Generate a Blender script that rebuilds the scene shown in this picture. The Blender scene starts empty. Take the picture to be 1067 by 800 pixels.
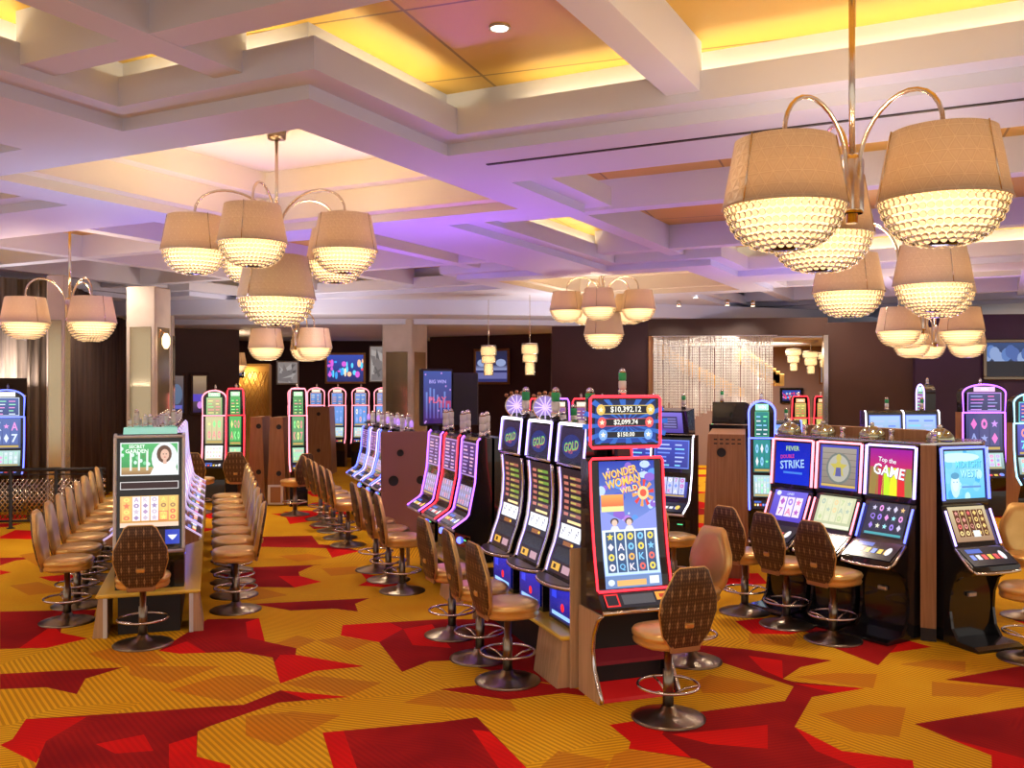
import bpy, math, random
from mathutils import Vector, Matrix
from mathutils.geometry import delaunay_2d_cdt
R = math.radians
sc = bpy.context.scene
COL = sc.collection
rnd = random.Random(7)
F, CX, CY, CAMZ = 980.0, 533.5, 400.0, 2.35
# ---------------------------------------------------------------- camera, world, exposure
cam_d = bpy.data.cameras.new('camera'); cam = bpy.data.objects.new('camera', cam_d); COL.objects.link(cam)
cam.location = (0, 0, CAMZ); cam.rotation_euler = (R(90), 0, 0)
cam_d.sensor_width = 36; cam_d.lens = F / 1067 * 36; cam_d.clip_end = 200
sc.camera = cam
sc.view_settings.view_transform = 'Standard'; sc.view_settings.look = 'None'
sc.view_settings.exposure = 0.1; sc.view_settings.gamma = 1; sc.view_settings.use_curve_mapping = False
w = bpy.data.worlds.new('world'); sc.world = w; w.use_nodes = True
w.node_tree.nodes['Background'].inputs[0].default_value = (1.0, 0.91, 0.82, 1)
w.node_tree.nodes['Background'].inputs[1].default_value = 0.9
cy = sc.cycles
cy.max_bounces = 6; cy.diffuse_bounces = 3; cy.glossy_bounces = 3; cy.transmission_bounces = 5; cy.transparent_max_bounces = 6
cy.caustics_reflective = False; cy.caustics_refractive = False; cy.sample_clamp_indirect = 4
cy.use_denoising = True

def light(name, kind, loc, power, color, rot=(0, 0, 0), parent=None, **kw):
    d = bpy.data.lights.new(name, kind); d.energy = power; d.color = color
    for k, v in kw.items(): setattr(d, k, v)
    o = bpy.data.objects.new(name, d); COL.objects.link(o); o.location = loc; o.rotation_euler = rot
    if parent: o.parent = parent
    return o

# ---------------------------------------------------------------- helpers
def at(px, py, z=0.0):
    """point of the place at height z seen at pixel px,py"""
    d = (CAMZ - z) * F / (py - CY)
    return Vector(((px - CX) / F * d, d, z))
def atd(px, d, z=0.0): return Vector(((px - CX) / F * d, d, z))

def mat(name, col, rough=.5, metal=0, emit=None, es=1.0, trans=0, ior=1.45, coat=0, alpha=1, sheen=0):
    m = bpy.data.materials.new(name); m.use_nodes = True
    b = m.node_tree.nodes['Principled BSDF']
    b.inputs['Base Color'].default_value = (*col, 1); b.inputs['Roughness'].default_value = rough
    b.inputs['Metallic'].default_value = metal; b.inputs['IOR'].default_value = ior
    b.inputs['Transmission Weight'].default_value = trans; b.inputs['Coat Weight'].default_value = coat
    b.inputs['Alpha'].default_value = alpha
    if emit: b.inputs['Emission Color'].default_value = (*emit, 1); b.inputs['Emission Strength'].default_value = es
    return m
def nd(m, t, **kw):
    n = m.node_tree.nodes.new(t)
    for k, v in kw.items(): setattr(n, k, v)
    return n
def lk(m, a, b): m.node_tree.links.new(a, b)
def mth(m, op, a, b=None, c=None):
    n = nd(m, 'ShaderNodeMath', operation=op)
    for i, v in enumerate((a, b, c)):
        if v is None: continue
        if isinstance(v, (int, float)): n.inputs[i].default_value = v
        else: lk(m, v, n.inputs[i])
    return n.outputs[0]
def ramp(m, fac, stops, interp='LINEAR'):
    n = nd(m, 'ShaderNodeValToRGB'); cr = n.color_ramp; cr.interpolation = interp
    while len(cr.elements) < len(stops): cr.elements.new(0.5)
    for e, (p, c) in zip(cr.elements, stops): e.position = p; e.color = (*c, 1)
    lk(m, fac, n.inputs[0]); return n.outputs[0]

def noisy(m, scale, c1, c2, stretch=(1, 1, 1), bump=0, detail=4, coords='Object'):
    tc = nd(m, 'ShaderNodeTexCoord'); mp = nd(m, 'ShaderNodeMapping'); mp.inputs['Scale'].default_value = stretch
    lk(m, tc.outputs[coords], mp.inputs[0])
    n = nd(m, 'ShaderNodeTexNoise'); n.inputs['Scale'].default_value = scale; n.inputs['Detail'].default_value = detail
    lk(m, mp.outputs[0], n.inputs['Vector'])
    b = m.node_tree.nodes['Principled BSDF']
    lk(m, ramp(m, n.outputs[0], [(.3, c1), (.7, c2)]), b.inputs['Base Color'])
    if bump:
        bp = nd(m, 'ShaderNodeBump'); bp.inputs['Strength'].default_value = bump; bp.inputs['Distance'].default_value = .01
        lk(m, n.outputs[0], bp.inputs['Height']); lk(m, bp.outputs[0], b.inputs['Normal'])
    return m

class MB:
    def __init__(s): s.v = []; s.f = []; s.mi = []; s.sm = []; s.uv = {}
    def add(s, vs, fs, mi=0, smooth=False):
        o = len(s.v); s.v += [tuple(p) for p in vs]
        for f in fs: s.f.append(tuple(o + i for i in f)); s.mi.append(mi); s.sm.append(smooth)
        return s
    def box(s, x0, x1, y0, y1, z0, z1, mi=0, M=None):
        vs = [Vector((x, y, z)) for x in (x0, x1) for y in (y0, y1) for z in (z0, z1)]
        if M: vs = [M @ p for p in vs]
        return s.add(vs, [(0, 1, 3, 2), (4, 6, 7, 5), (0, 4, 5, 1), (2, 3, 7, 6), (0, 2, 6, 4), (1, 5, 7, 3)], mi)
    def rbox(s, x0, x1, y0, y1, z0, z1, b=.01, mi=0, M=None):
        """box with chamfered upright and flat edges"""
        hx, hy = (x1 - x0) / 2, (y1 - y0) / 2; cx, cy_ = (x0 + x1) / 2, (y0 + y1) / 2
        b = min(b, hx * .9, hy * .9, (z1 - z0) * .45)
        rings = []
        for z, i in ((z0, b), (z0 + b, 0), (z1 - b, 0), (z1, b)):
            a, c = hx - i, hy - i
            pts = [(a, c - b), (a - b, c), (-a + b, c), (-a, c - b), (-a, -c + b), (-a + b, -c), (a - b, -c), (a, -c + b)]
            rings.append([Vector((cx + p, cy_ + q, z)) for p, q in pts])
        return s.rings(rings, mi, True, True, M)
    def rings(s, rings, mi=0, cap0=True, cap1=True, M=None, smooth=False, closed=True):
        n = len(rings[0]); vs = [M @ p if M else p for r in rings for p in r]; fs = []
        for k in range(len(rings) - 1):
            for i in range(n if closed else n - 1):
                j = (i + 1) % n; fs.append((k * n + i, k * n + j, (k + 1) * n + j, (k + 1) * n + i))
        s.add(vs, fs, mi, smooth); o = len(s.v) - len(vs)
        if cap0: s.f.append(tuple(o + i for i in reversed(range(n)))); s.mi.append(mi); s.sm.append(False)
        if cap1: s.f.append(tuple(o + (len(rings) - 1) * n + i for i in range(n))); s.mi.append(mi); s.sm.append(False)
        return s
    def lathe(s, prof, seg=20, c=(0, 0, 0), mi=0, smooth=True, caps=True, M=None):
        rg = [[Vector((c[0] + r * math.cos(2 * math.pi * i / seg), c[1] + r * math.sin(2 * math.pi * i / seg), c[2] + z)) for i in range(seg)] for r, z in prof]
        return s.rings(rg, mi, caps, caps, M, smooth)
    def tube(s, path, r, seg=8, mi=0, closed=False, caps=True):
        P = [Vector(p) for p in path]; n = len(P); rg = []; up = None
        for i in range(n):
            a = P[i - 1] if (i or closed) else P[i]; b = P[(i + 1) % n] if (i < n - 1 or closed) else P[i]
            t = (b - a).normalized()
            if up is None: up = Vector((0, 0, 1)) if abs(t.z) < .9 else Vector((1, 0, 0))
            x = t.cross(up).normalized(); up = x.cross(t).normalized()
            rr = r[i] if isinstance(r, (list, tuple)) else r
            rg.append([P[i] + rr * (math.cos(2 * math.pi * k / seg) * x + math.sin(2 * math.pi * k / seg) * up) for k in range(seg)])
        if closed: rg.append(rg[0]); caps = False
        return s.rings(rg, mi, caps, caps, None, True)
    def prism(s, poly, x0, x1, mi=0, M=None):
        """poly in (y,z), extruded along x"""
        n = len(poly); vs = [Vector((x0, y, z)) for y, z in poly] + [Vector((x1, y, z)) for y, z in poly]
        if M: vs = [M @ p for p in vs]
        fs = [(i, (i + 1) % n, n + (i + 1) % n, n + i) for i in range(n)]
        fs += [tuple(reversed(range(n))), tuple(range(n, 2 * n))]
        return s.add(vs, fs, mi)
    def slab(s, poly, z0, z1, mi=0):
        n = len(poly); vs = [Vector((p[0], p[1], z0)) for p in poly] + [Vector((p[0], p[1], z1)) for p in poly]
        fs = [(i, (i + 1) % n, n + (i + 1) % n, n + i) for i in range(n)]
        fs += [tuple(reversed(range(n))), tuple(range(n, 2 * n))]
        return s.add(vs, fs, mi)
    def ball(s, c, r, mi=0, seg=8, rg=5, sz=1.0):
        prof = [(max(1e-4, r * math.sin(math.pi * k / rg)), -r * sz * math.cos(math.pi * k / rg)) for k in range(rg + 1)]
        return s.lathe(prof, seg, c, mi)
    def build(s, name, mats, parent=None, loc=None, rotz=None):
        me = bpy.data.meshes.new(name); me.from_pydata(s.v, [], s.f); me.update()
        for m in (mats if isinstance(mats, (list, tuple)) else [mats]): me.materials.append(m)
        me.polygons.foreach_set('material_index', s.mi); me.polygons.foreach_set('use_smooth', s.sm)
        o = bpy.data.objects.new(name, me); COL.objects.link(o)
        if parent: o.parent = parent
        if loc is not None: o.location = loc
        if rotz is not None: o.rotation_euler = (0, 0, rotz)
        return o
def tag(o, label=None, cat=None, group=None, kind=None):
    if label: o['label'] = label
    if cat: o['category'] = cat
    if group: o['group'] = group
    if kind: o['kind'] = kind
    return o
def thing(name, label, cat, loc=(0, 0, 0), rz=0, group=None):
    o = bpy.data.objects.new(name, None); COL.objects.link(o); o.empty_display_size = .1
    o.location = loc; o.rotation_euler = (0, 0, rz); return tag(o, label, cat, group)
def copy_tree(o, parent=None):
    c = o.copy(); COL.objects.link(c); c.parent = parent
    for ch in list(o.children): copy_tree(ch, c)
    return c
def struct(o): o['kind'] = 'structure'; return o

# ---------------------------------------------------------------- materials
WHITE = mat('ceiling_paint', (.66, .69, .84), .6)
PIT = mat('pit_paint', (.82, .74, .58), .6)
GOLD = mat('gold_ceiling_panel', (.72, .46, .08), .42, .2)
def gold_lines(m):
    tc = nd(m, 'ShaderNodeTexCoord'); mp = nd(m, 'ShaderNodeMapping'); mp.inputs['Rotation'].default_value = (0, 0, R(20))
    lk(m, tc.outputs['Object'], mp.inputs[0])
    br = nd(m, 'ShaderNodeTexBrick'); br.offset = 0
    br.inputs['Color1'].default_value = (.74, .47, .075, 1); br.inputs['Color2'].default_value = (.66, .42, .085, 1)
    br.inputs['Mortar'].default_value = (.30, .18, .04, 1); br.inputs['Scale'].default_value = 1
    br.inputs['Mortar Size'].default_value = .012; br.inputs['Brick Width'].default_value = 1.3; br.inputs['Row Height'].default_value = 1.3
    lk(m, mp.outputs[0], br.inputs[0]); lk(m, br.outputs[0], m.node_tree.nodes['Principled BSDF'].inputs['Base Color'])
gold_lines(GOLD)
CHROME = mat('chrome', (.72, .68, .66), .16, 1)
NICKEL = mat('champagne_nickel', (.72, .64, .54), .2, 1)
STEEL = mat('brushed_steel', (.27, .23, .18), .28, 1)
BLACK = mat('black_gloss', (.012, .011, .013), .18, 0, coat=.5)
BLACKM = mat('black_matte', (.018, .016, .018), .55)
DARK = mat('charcoal_plastic', (.045, .04, .05), .35)
WOOD = noisy(mat('oak_laminate', (.40, .20, .10), .38), 3, (.30, .135, .055), (.44, .22, .10), (14, 14, .6))
WOOD2 = noisy(mat('light_oak_laminate', (.60, .38, .2), .38), 3, (.52, .31, .16), (.66, .42, .24), (14, 14, .6))
YLAM = mat('yellow_laminate', (.92, .60, .07), .3)
LEATHER = mat('gold_leather', (.60, .37, .16), .28, .6); noisy(LEATHER, 5, (.74, .44, .13), (.86, .56, .20))
SILVER = mat('silver_plastic', (.62, .58, .60), .3, .5)
WHITEP = mat('white_plastic', (.8, .76, .74), .35)
MAROON = noisy(mat('maroon_wall_paint', (.05, .014, .018), .6), .6, (.030, .008, .012), (.055, .016, .022))
BROWNW = noisy(mat('brown_wall_paint', (.06, .03, .02), .55), .6, (.045, .018, .012), (.075, .033, .022))
PURPW = noisy(mat('purple_wall_paint', (.05, .02, .05), .55), .6, (.035, .012, .04), (.055, .02, .065))
DRAPE = noisy(mat('brown_drape_cloth', (.07, .04, .03), .8), 2, (.045, .024, .02), (.10, .06, .045), (8, 8, .3))
DRAPEG = noisy(mat('grey_drape_cloth', (.2, .16, .12), .8), 2, (.08, .06, .05), (.22, .17, .13), (8, 8, .3))
MIRROR = mat('bronze_mirror', (.55, .46, .30), .12, .75)
STONE = noisy(mat('cream_column_stone', (.6, .5, .44), .4), 2, (.55, .46, .40), (.68, .58, .52))
BRONZE = mat('bronze_frame', (.45, .22, .10), .3, .8)
def em(name, c, s): return mat(name, c, .5, 0, c, s)
E = {k: em('led_' + k, c, s) for k, (c, s) in dict(
    red=((1, .03, .05), 2.6), pink=((1, .25, .32), 2.6), blue=((.12, .16, 1), 3.2), purple=((.42, .12, 1), 3.2), white=((.9, .85, 1), 2.6),
    lilac=((.50, .38, 1), 2.6), cyan=((.3, .75, 1), 2.6), warm=((1, .8, .45), 3), amber=((1, .45, .05), 2.5), green=((.1, .8, .3), 1.5),
    magenta=((.9, .1, .9), 2.6), dim=((.75, .6, 1), .7)).items()}
SCREEN = bpy.data.materials.new('screen_picture'); SCREEN.use_nodes = True
def _scr(m):
    nt = m.node_tree; b = nt.nodes['Principled BSDF']; a = nd(m, 'ShaderNodeAttribute'); a.attribute_name = 'Col'
    b.inputs['Base Color'].default_value = (.01, .01, .01, 1); b.inputs['Roughness'].default_value = .15
    lk(m, a.outputs['Color'], b.inputs['Emission Color']); b.inputs['Emission Strength'].default_value = 1.2
_scr(SCREEN)
# chair-back weave: bronze with rows of paler diamonds
WEAVE = mat('brown_patterned_vinyl', (.12, .06, .03), .42)
def _weave(m):
    tc = nd(m, 'ShaderNodeTexCoord'); sp = nd(m, 'ShaderNodeSeparateXYZ'); lk(m, tc.outputs['Object'], sp.inputs[0])
    def cell(v, s, o=0):
        t = mth(m, 'FRACT', mth(m, 'ADD', mth(m, 'MULTIPLY', v, s), o)); return mth(m, 'ABSOLUTE', mth(m, 'SUBTRACT', t, .5))
    a = cell(sp.outputs[0], 16); b = cell(sp.outputs[2], 9)
    d1 = mth(m, 'ADD', mth(m, 'MULTIPLY', a, 2.4), mth(m, 'MULTIPLY', b, 1.2))
    a2 = cell(sp.outputs[0], 48); b2 = cell(sp.outputs[2], 36)
    d2 = mth(m, 'ADD', a2, b2)
    f = mth(m, 'ADD', mth(m, 'MULTIPLY', mth(m, 'LESS_THAN', d1, .42), .55), mth(m, 'MULTIPLY', mth(m, 'LESS_THAN', d2, .36), .35))
    lk(m, ramp(m, f, [(0, (.075, .032, .012)), (.4, (.17, .085, .035)), (.9, (.40, .24, .11))]), m.node_tree.nodes['Principled BSDF'].inputs['Base Color'])
_weave(WEAVE)
# quilted champagne lampshade
SHADE = mat('quilted_champagne_shade', (.8, .66, .48), .4, .1)
def _quilt(m):
    uv = nd(m, 'ShaderNodeUVMap'); sp = nd(m, 'ShaderNodeSeparateXYZ'); lk(m, uv.outputs[0], sp.inputs[0])
    outs = []
    for cx_, cz_ in ((0, 1), (.866, .5), (.866, -.5)):
        t = mth(m, 'ADD', mth(m, 'MULTIPLY', sp.outputs[0], cx_ * 17), mth(m, 'MULTIPLY', sp.outputs[1], cz_ * 17))
        outs.append(mth(m, 'ABSOLUTE', mth(m, 'SUBTRACT', mth(m, 'FRACT', t), .5)))
    mx = mth(m, 'MAXIMUM', mth(m, 'MAXIMUM', outs[0], outs[1]), outs[2])
    b = m.node_tree.nodes['Principled BSDF']
    lk(m, ramp(m, mx, [(.30, (.80, .66, .50)), (.45, (.72, .57, .41)), (.485, (.92, .80, .62))]), b.inputs['Base Color'])
    bp = nd(m, 'ShaderNodeBump'); bp.inputs['Strength'].default_value = .7; bp.inputs['Distance'].default_value = .012; bp.invert = True
    lk(m, mx, bp.inputs['Height']); lk(m, bp.outputs[0], b.inputs['Normal'])
_quilt(SHADE)
def _thru(m, col, fac):
    out = m.node_tree.nodes['Material Output']; b = m.node_tree.nodes['Principled BSDF']
    t = nd(m, 'ShaderNodeBsdfTranslucent'); t.inputs[0].default_value = (*col, 1); x = nd(m, 'ShaderNodeMixShader'); x.inputs[0].default_value = fac
    lk(m, b.outputs[0], x.inputs[1]); lk(m, t.outputs[0], x.inputs[2]); lk(m, x.outputs[0], out.inputs['Surface'])
_thru(SHADE, (.9, .77, .60), .30)
CRYSTAL = mat('crystal_bead', (1, .93, .80), .04, 0, trans=.92, ior=1.5)
DIFF = em('lamp_diffuser_glass', (1, .70, .36), 1.9)

# ---------------------------------------------------------------- carpet floor
def carpet(name, c1, c2, line, amt, freq=24, w_=.5):
    m = mat(name, c1, .9); tc = nd(m, 'ShaderNodeTexCoord'); sp = nd(m, 'ShaderNodeSeparateXYZ'); lk(m, tc.outputs['Object'], sp.inputs[0])
    vo = nd(m, 'ShaderNodeTexVoronoi'); vo.inputs['Scale'].default_value = .55; lk(m, tc.outputs['Object'], vo.inputs['Vector'])
    sc_ = nd(m, 'ShaderNodeSeparateColor'); lk(m, vo.outputs['Color'], sc_.inputs[0])
    ang = mth(m, 'MULTIPLY', mth(m, 'ROUND', mth(m, 'MULTIPLY', sc_.outputs[0], 4)), math.pi / 5)
    t = mth(m, 'ADD', mth(m, 'MULTIPLY', sp.outputs[0], mth(m, 'COSINE', ang)), mth(m, 'MULTIPLY', sp.outputs[1], mth(m, 'SINE', ang)))
    fr = mth(m, 'ABSOLUTE', mth(m, 'SUBTRACT', mth(m, 'FRACT', mth(m, 'MULTIPLY', t, freq)), .5))
    lines = mth(m, 'LESS_THAN', fr, w_ * .5)
    no = nd(m, 'ShaderNodeTexNoise'); no.inputs['Scale'].default_value = 1.3; lk(m, tc.outputs['Object'], no.inputs['Vector'])
    n2 = nd(m, 'ShaderNodeTexNoise'); n2.inputs['Scale'].default_value = 160; lk(m, tc.outputs['Object'], n2.inputs['Vector'])
    base = ramp(m, no.outputs[0], [(.35, c1), (.65, c2)])
    mx = nd(m, 'ShaderNodeMix', data_type='RGBA'); lk(m, mth(m, 'MULTIPLY', lines, amt), mx.inputs[0]); lk(m, base, mx.inputs[6]); mx.inputs[7].default_value = (*line, 1)
    m2 = nd(m, 'ShaderNodeMix', data_type='RGBA', blend_type='MULTIPLY'); m2.inputs[0].default_value = .16
    lk(m, mx.outputs[2], m2.inputs[6]); lk(m, n2.outputs[0], m2.inputs[7])
    b = m.node_tree.nodes['Principled BSDF']; lk(m, m2.outputs[2], b.inputs['Base Color']); b.inputs['Specular IOR Level'].default_value = .1
    return m
CY_ = carpet('carpet_yellow', (.94, .47, .012), (.97, .54, .02), (.46, .16, .008), .55)
CO_ = carpet('carpet_orange', (.82, .29, .012), (.72, .30, .02), (.46, .14, .01), .5)
CR_ = carpet('carpet_red', (.90, .012, .008), (.76, .010, .010), (.50, .010, .010), .22)
CD_ = carpet('carpet_dark_red', (.30, .008, .010), (.50, .014, .012), (.20, .006, .012), .3)
PATCH = [
 ('D', [(0,637),(100,635),(97,645),(65,651),(63,659),(92,665),(48,675),(0,676)]), ('R', [(55,651),(63,659),(92,665),(48,675),(20,675)]),
 ('D', [(0,702),(129,695),(89,707),(80,723),(48,716),(0,718)]),
 ('D', [(0,776),(13,770),(27,749),(157,741),(220,736),(254,734),(292,719),(364,726),(290,732),(220,756),(206,762),(205,788),(240,797),(240,815),(30,815),(41,790)]),
 ('R', [(27,749),(90,747),(48,772),(38,795),(0,776),(13,770)]), ('R', [(176,775),(205,766),(205,788),(240,797),(240,815),(176,815)]),
 ('R', [(292,719),(364,726),(320,729)]), ('R', [(100,775),(150,765),(160,782),(120,785)]),
 ('O', [(91,681),(120,674),(160,678),(175,690),(130,694)]), ('O', [(135,692),(160,694),(230,694),(175,712),(135,703)]),
 ('O', [(175,719),(230,704),(265,703),(290,712),(240,731)]),
 ('D', [(198,657),(216,645),(270,644),(276,668),(309,675),(308,682),(380,694),(328,699),(292,712),(284,685),(249,679),(187,681),(165,678)]),
 ('R', [(292,682),(308,682),(380,694),(328,699),(292,712),(286,690)]), ('R', [(165,678),(195,668),(215,680),(187,681)]), ('R', [(256,648),(270,644),(276,668),(258,664)]),
 ('D', [(263,629),(385,623),(370,629),(373,637),(348,634),(303,636)]),
 ('D', [(357,651),(460,645),(560,645),(578,690),(590,715),(540,706),(470,688),(447,689),(419,700),(395,669),(355,662)]),
 ('R', [(357,651),(405,648),(420,655),(395,669),(355,662)]), ('R', [(420,655),(450,650),(470,675),(430,672)]),
 ('D', [(457,718),(496,714),(564,711),(609,719),(609,725),(586,722),(528,729)]),
 ('D', [(336,763),(460,752),(497,747),(547,798),(560,815),(352,815)]), ('R', [(492,760),(510,762),(547,798),(560,815),(530,815)]), ('R', [(336,763),(358,761),(372,800),(380,815),(352,815)]),
 ('O', [(256,746),(305,741),(355,745),(290,777),(256,766)]), ('O', [(294,712),(330,704),(398,711),(364,725)]),
 ('O', [(420,732),(456,719),(532,730),(539,741),(465,737)]), ('O', [(287,670),(310,662),(330,667),(310,675)]), ('O', [(330,667),(355,663),(389,668),(364,678)]),
 ('D', [(635,755),(732,741),(818,730),(827,715),(722,680),(730,672),(776,676),(867,688),(834,695),(816,707),(827,710),(901,717),(846,726),(828,757),(877,782),(951,792),(955,815),(770,815),(726,791),(655,780),(657,773)]),
 ('R', [(635,755),(700,745),(690,765),(720,789),(655,780),(657,773)]), ('R', [(700,765),(800,755),(800,780),(740,775)]), ('R', [(780,683),(815,688),(816,707),(795,698)]),
 ('R', [(828,757),(877,782),(951,792),(955,815),(930,815),(850,782)]), ('R', [(827,712),(901,717),(870,722)]),
 ('D', [(953,754),(1067,736),(1100,731),(1100,815),(1034,815),(1033,787)]), ('R', [(985,768),(1067,790),(1100,800),(1100,815),(1034,815),(1033,787)]),
 ('D', [(984,708),(1056,695),(1100,690),(1100,722),(1067,717)]), ('R', [(867,674),(894,666),(935,664),(971,674),(921,681),(915,693)]), ('D', [(867,674),(894,666),(935,672),(915,693)]),
 ('O', [(852,744),(906,734),(944,737),(937,768),(890,762)]), ('O', [(937,692),(971,687),(1006,689),(1006,700)]), ('O', [(971,710),(1052,717),(1020,726),(971,725)]),
 ('O', [(827,705),(872,701),(914,702),(910,717),(872,712)]), ('O', [(726,710),(739,703),(809,714),(777,722),(732,722)]), ('O', [(781,659),(831,663),(825,674),(780,670)]),
 ('R', [(766,647),(793,644),(850,655),(822,661),(784,660)]), ('D', [(793,644),(880,648),(880,662),(850,661)]),
 ('O', [(640,786),(654,781),(726,791),(760,815),(625,815)]), ('O', [(564,798),(582,782),(636,793),(615,815),(560,815)]),
 ('R', [(742,611),(747,598),(790,597),(800,608)]), ('R', [(282,535),(336,534),(337,541),(302,546),(298,539)]),
 ('D', [(230,560),(270,559),(325,558),(332,567),(352,568),(375,574),(346,581),(340,571),(240,569)]), ('R', [(340,571),(375,574),(346,581)]),
 ('D', [(230,592),(340,588),(385,584),(327,589),(311,596),(313,602),(335,606),(307,612),(230,611)]), ('R', [(290,600),(313,600),(335,606),(307,612)]),
 ('R', [(376,597),(426,605),(405,612),(373,610),(383,605)]), ('O', [(290,579),(320,577),(345,581),(310,585)]), ('O', [(335,592),(372,590),(378,597),(345,600)]),
 ('R', [(0,559),(16,552),(40,553),(42,562),(0,561)]), ('D', [(0,581),(46,580),(16,584),(0,589)]), ('R', [(40,601),(74,598),(84,608),(52,605)]), ('R', [(0,594),(12,596),(0,599)]),
 ('O', [(20,578),(45,574),(60,580),(40,590)]), ('O', [(10,610),(40,606),(70,616),(30,620)]), ('R', [(238,519),(262,517),(275,522),(245,527)]), ('R', [(318,512),(345,509),(350,519),(325,517)]),
 ('O', [(220,615),(270,612),(300,620),(260,626)]), ('D', [(690,628),(742,630),(735,640),(700,638)]), ('R', [(1040,640),(1067,636),(1100,642),(1067,650)]),
]
def build_floor():
    verts = []; edges = []; polys = []
    def addp(code, pts):
        o = len(verts); verts.extend(Vector(p) for p in pts)
        edges.extend((o + i, o + (i + 1) % len(pts)) for i in range(len(pts))); polys.append((code, pts))
    r = random.Random(3)
    # loose repeat of the same angular motif over the floor that lies far off or behind the banks
    for gx in range(-9, 9):
        for gy in range(0, 20):
            c = Vector((gx * 1.7 + r.uniform(-.5, .5), gy * 1.5 + r.uniform(-.4, .4) + .5))
            px, d = (c.x / max(c.y, .1)) * F + CX, c.y
            seen = d > 5.6 and d < 14.5 and -10 < px < 1077
            if seen: continue
            if d > 5 and d < 14.5 and -200 < px < 1280: continue
            a = r.uniform(0, math.pi); L = r.uniform(.55, .95)
            pts = []
            for k in range(6):
                th = k * math.pi / 3; rad = L * r.uniform(.55, 1.1)
                p = Vector((rad * math.cos(th) * 1.15, rad * .55 * math.sin(th))); p.rotate(Matrix.Rotation(a, 2)); pts.append((c.x + p.x, c.y + p.y))
            addp(r.choice('RDDRO'), pts)
    for code, pts in PATCH: addp(code, [tuple(at(x, y).xy) for x, y in pts])
    o = len(verts); verts.extend(Vector(p) for p in ((-16, -4), (16, -4), (16, 34), (-16, 34))); edges.extend((o + i, o + (i + 1) % 4) for i in range(4))
    V, _, FC, *_ = delaunay_2d_cdt(verts, edges, [], 0, 1e-5)
    def inside(p, poly):
        c = False; j = len(poly) - 1
        for i in range(len(poly)):
            (xi, yi), (xj, yj) = poly[i], poly[j]
            if (yi > p.y) != (yj > p.y) and p.x < (xj - xi) * (p.y - yi) / (yj - yi) + xi: c = not c
            j = i
        return c
    bb = [(min(p[0] for p in q), max(p[0] for p in q), min(p[1] for p in q), max(p[1] for p in q)) for _, q in polys]
    m = MB(); idx = dict(Y=0, O=1, R=2, D=3); fs = {0: [], 1: [], 2: [], 3: []}
    for f in FC:
        c = sum((V[i] for i in f), Vector((0, 0))) / len(f); k = 0
        for (code, q), b in zip(polys, bb):
            if b[0] <= c.x <= b[1] and b[2] <= c.y <= b[3] and inside(c, q): k = idx[code]
        fs[k].append(f)
    o = 0
    m.v = [(p.x, p.y, 0) for p in V]
    for k, ff in fs.items():
        for f in ff: m.f.append(tuple(f)); m.mi.append(k); m.sm.append(False)
    struct(m.build('floor', [CY_, CO_, CR_, CD_]))
build_floor()

# ---------------------------------------------------------------- ceiling: square pits and notched gold coffers on a diagonal grid
H = 1.8; SOFF = CAMZ + H
O2 = Vector((-1.245, 4.967)) * H
U = Vector((math.sin(R(27.3)), math.cos(R(27.3)))); Vv = Vector((math.cos(R(27.3)), -math.sin(R(27.3))))
def uv(u, v): return O2 + U * (u * H) + Vv * (v * H)
def lv(k): return CAMZ + k * H
def offset(poly, d):
    """inward offset of a counter-clockwise rectilinear polygon in (u,v)"""
    n = len(poly); out = []
    for i in range(n):
        p0, p, p1 = Vector(poly[i - 1]), Vector(poly[i]), Vector(poly[(i + 1) % n])
        e0 = (p - p0).normalized(); e1 = (p1 - p).normalized()
        n0 = Vector((-e0.y, e0.x)); n1 = Vector((-e1.y, e1.x))
        q = p + (n0 + n1) * d if abs(e0.dot(e1)) < .5 else p + n0 * d
        out.append((q.x, q.y))
    return out
def ring_faces(m, pa, za, pb, zb, mi=0):
    n = len(pa); A = [uv(*p) for p in pa]; B = [uv(*p) for p in pb]
    vs = [(p.x, p.y, za) for p in A] + [(p.x, p.y, zb) for p in B]
    m.add(vs, [(i, (i + 1) % n, n + (i + 1) % n, n + i) for i in range(n)], mi)
def cap(m, poly, z, mi=0):
    m.add([(uv(*p).x, uv(*p).y, z) for p in poly], [tuple(range(len(poly)))], mi)
PU, PV = 5.2, 6.0; g, N = .305, 1.24
holes = []; pit_n = cof_n = 0
cm = MB()
PITS = [(0, 0), (1, 0), (0, 1), (0, -1), (1, 1), (1, -1), (-1, 0), (-1, 1), (2, 0), (2,-1)]
COFS = [(i, j) for i in (-1, 0, 1) for j in (-2, -1, 0, 1)]
def inroom(poly):
    P = [uv(*p) for p in poly]
    return all(-15.5 < p.x < 15.5 and -3.8 < p.y < 23.5 for p in P)
for i, j in PITS:
    cu, cv = PU * i, PV * j
    sq = [(cu - .95, cv - .95), (cu + .95, cv - .95), (cu + .95, cv + .95), (cu - .95, cv + .95)]
    if not inroom(sq): continue
    holes.append(sq); a = offset(sq, .1); b = offset(sq, .2)
    ring_faces(cm, sq, SOFF, sq, lv(1.05), 1); ring_faces(cm, sq, lv(1.05), a, lv(1.05), 1); ring_faces(cm, a, lv(1.05), a, lv(1.2), 1)
    ring_faces(cm, a, lv(1.2), b, lv(1.2), 1); ring_faces(cm, b, lv(1.2), b, lv(1.343), 1); cap(cm, b, lv(1.343), 1)
coffer_boxes = []
def clip_room(poly):
    """keep the part of a convex-ish rectilinear coffer that lies inside the room"""
    return poly
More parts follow.
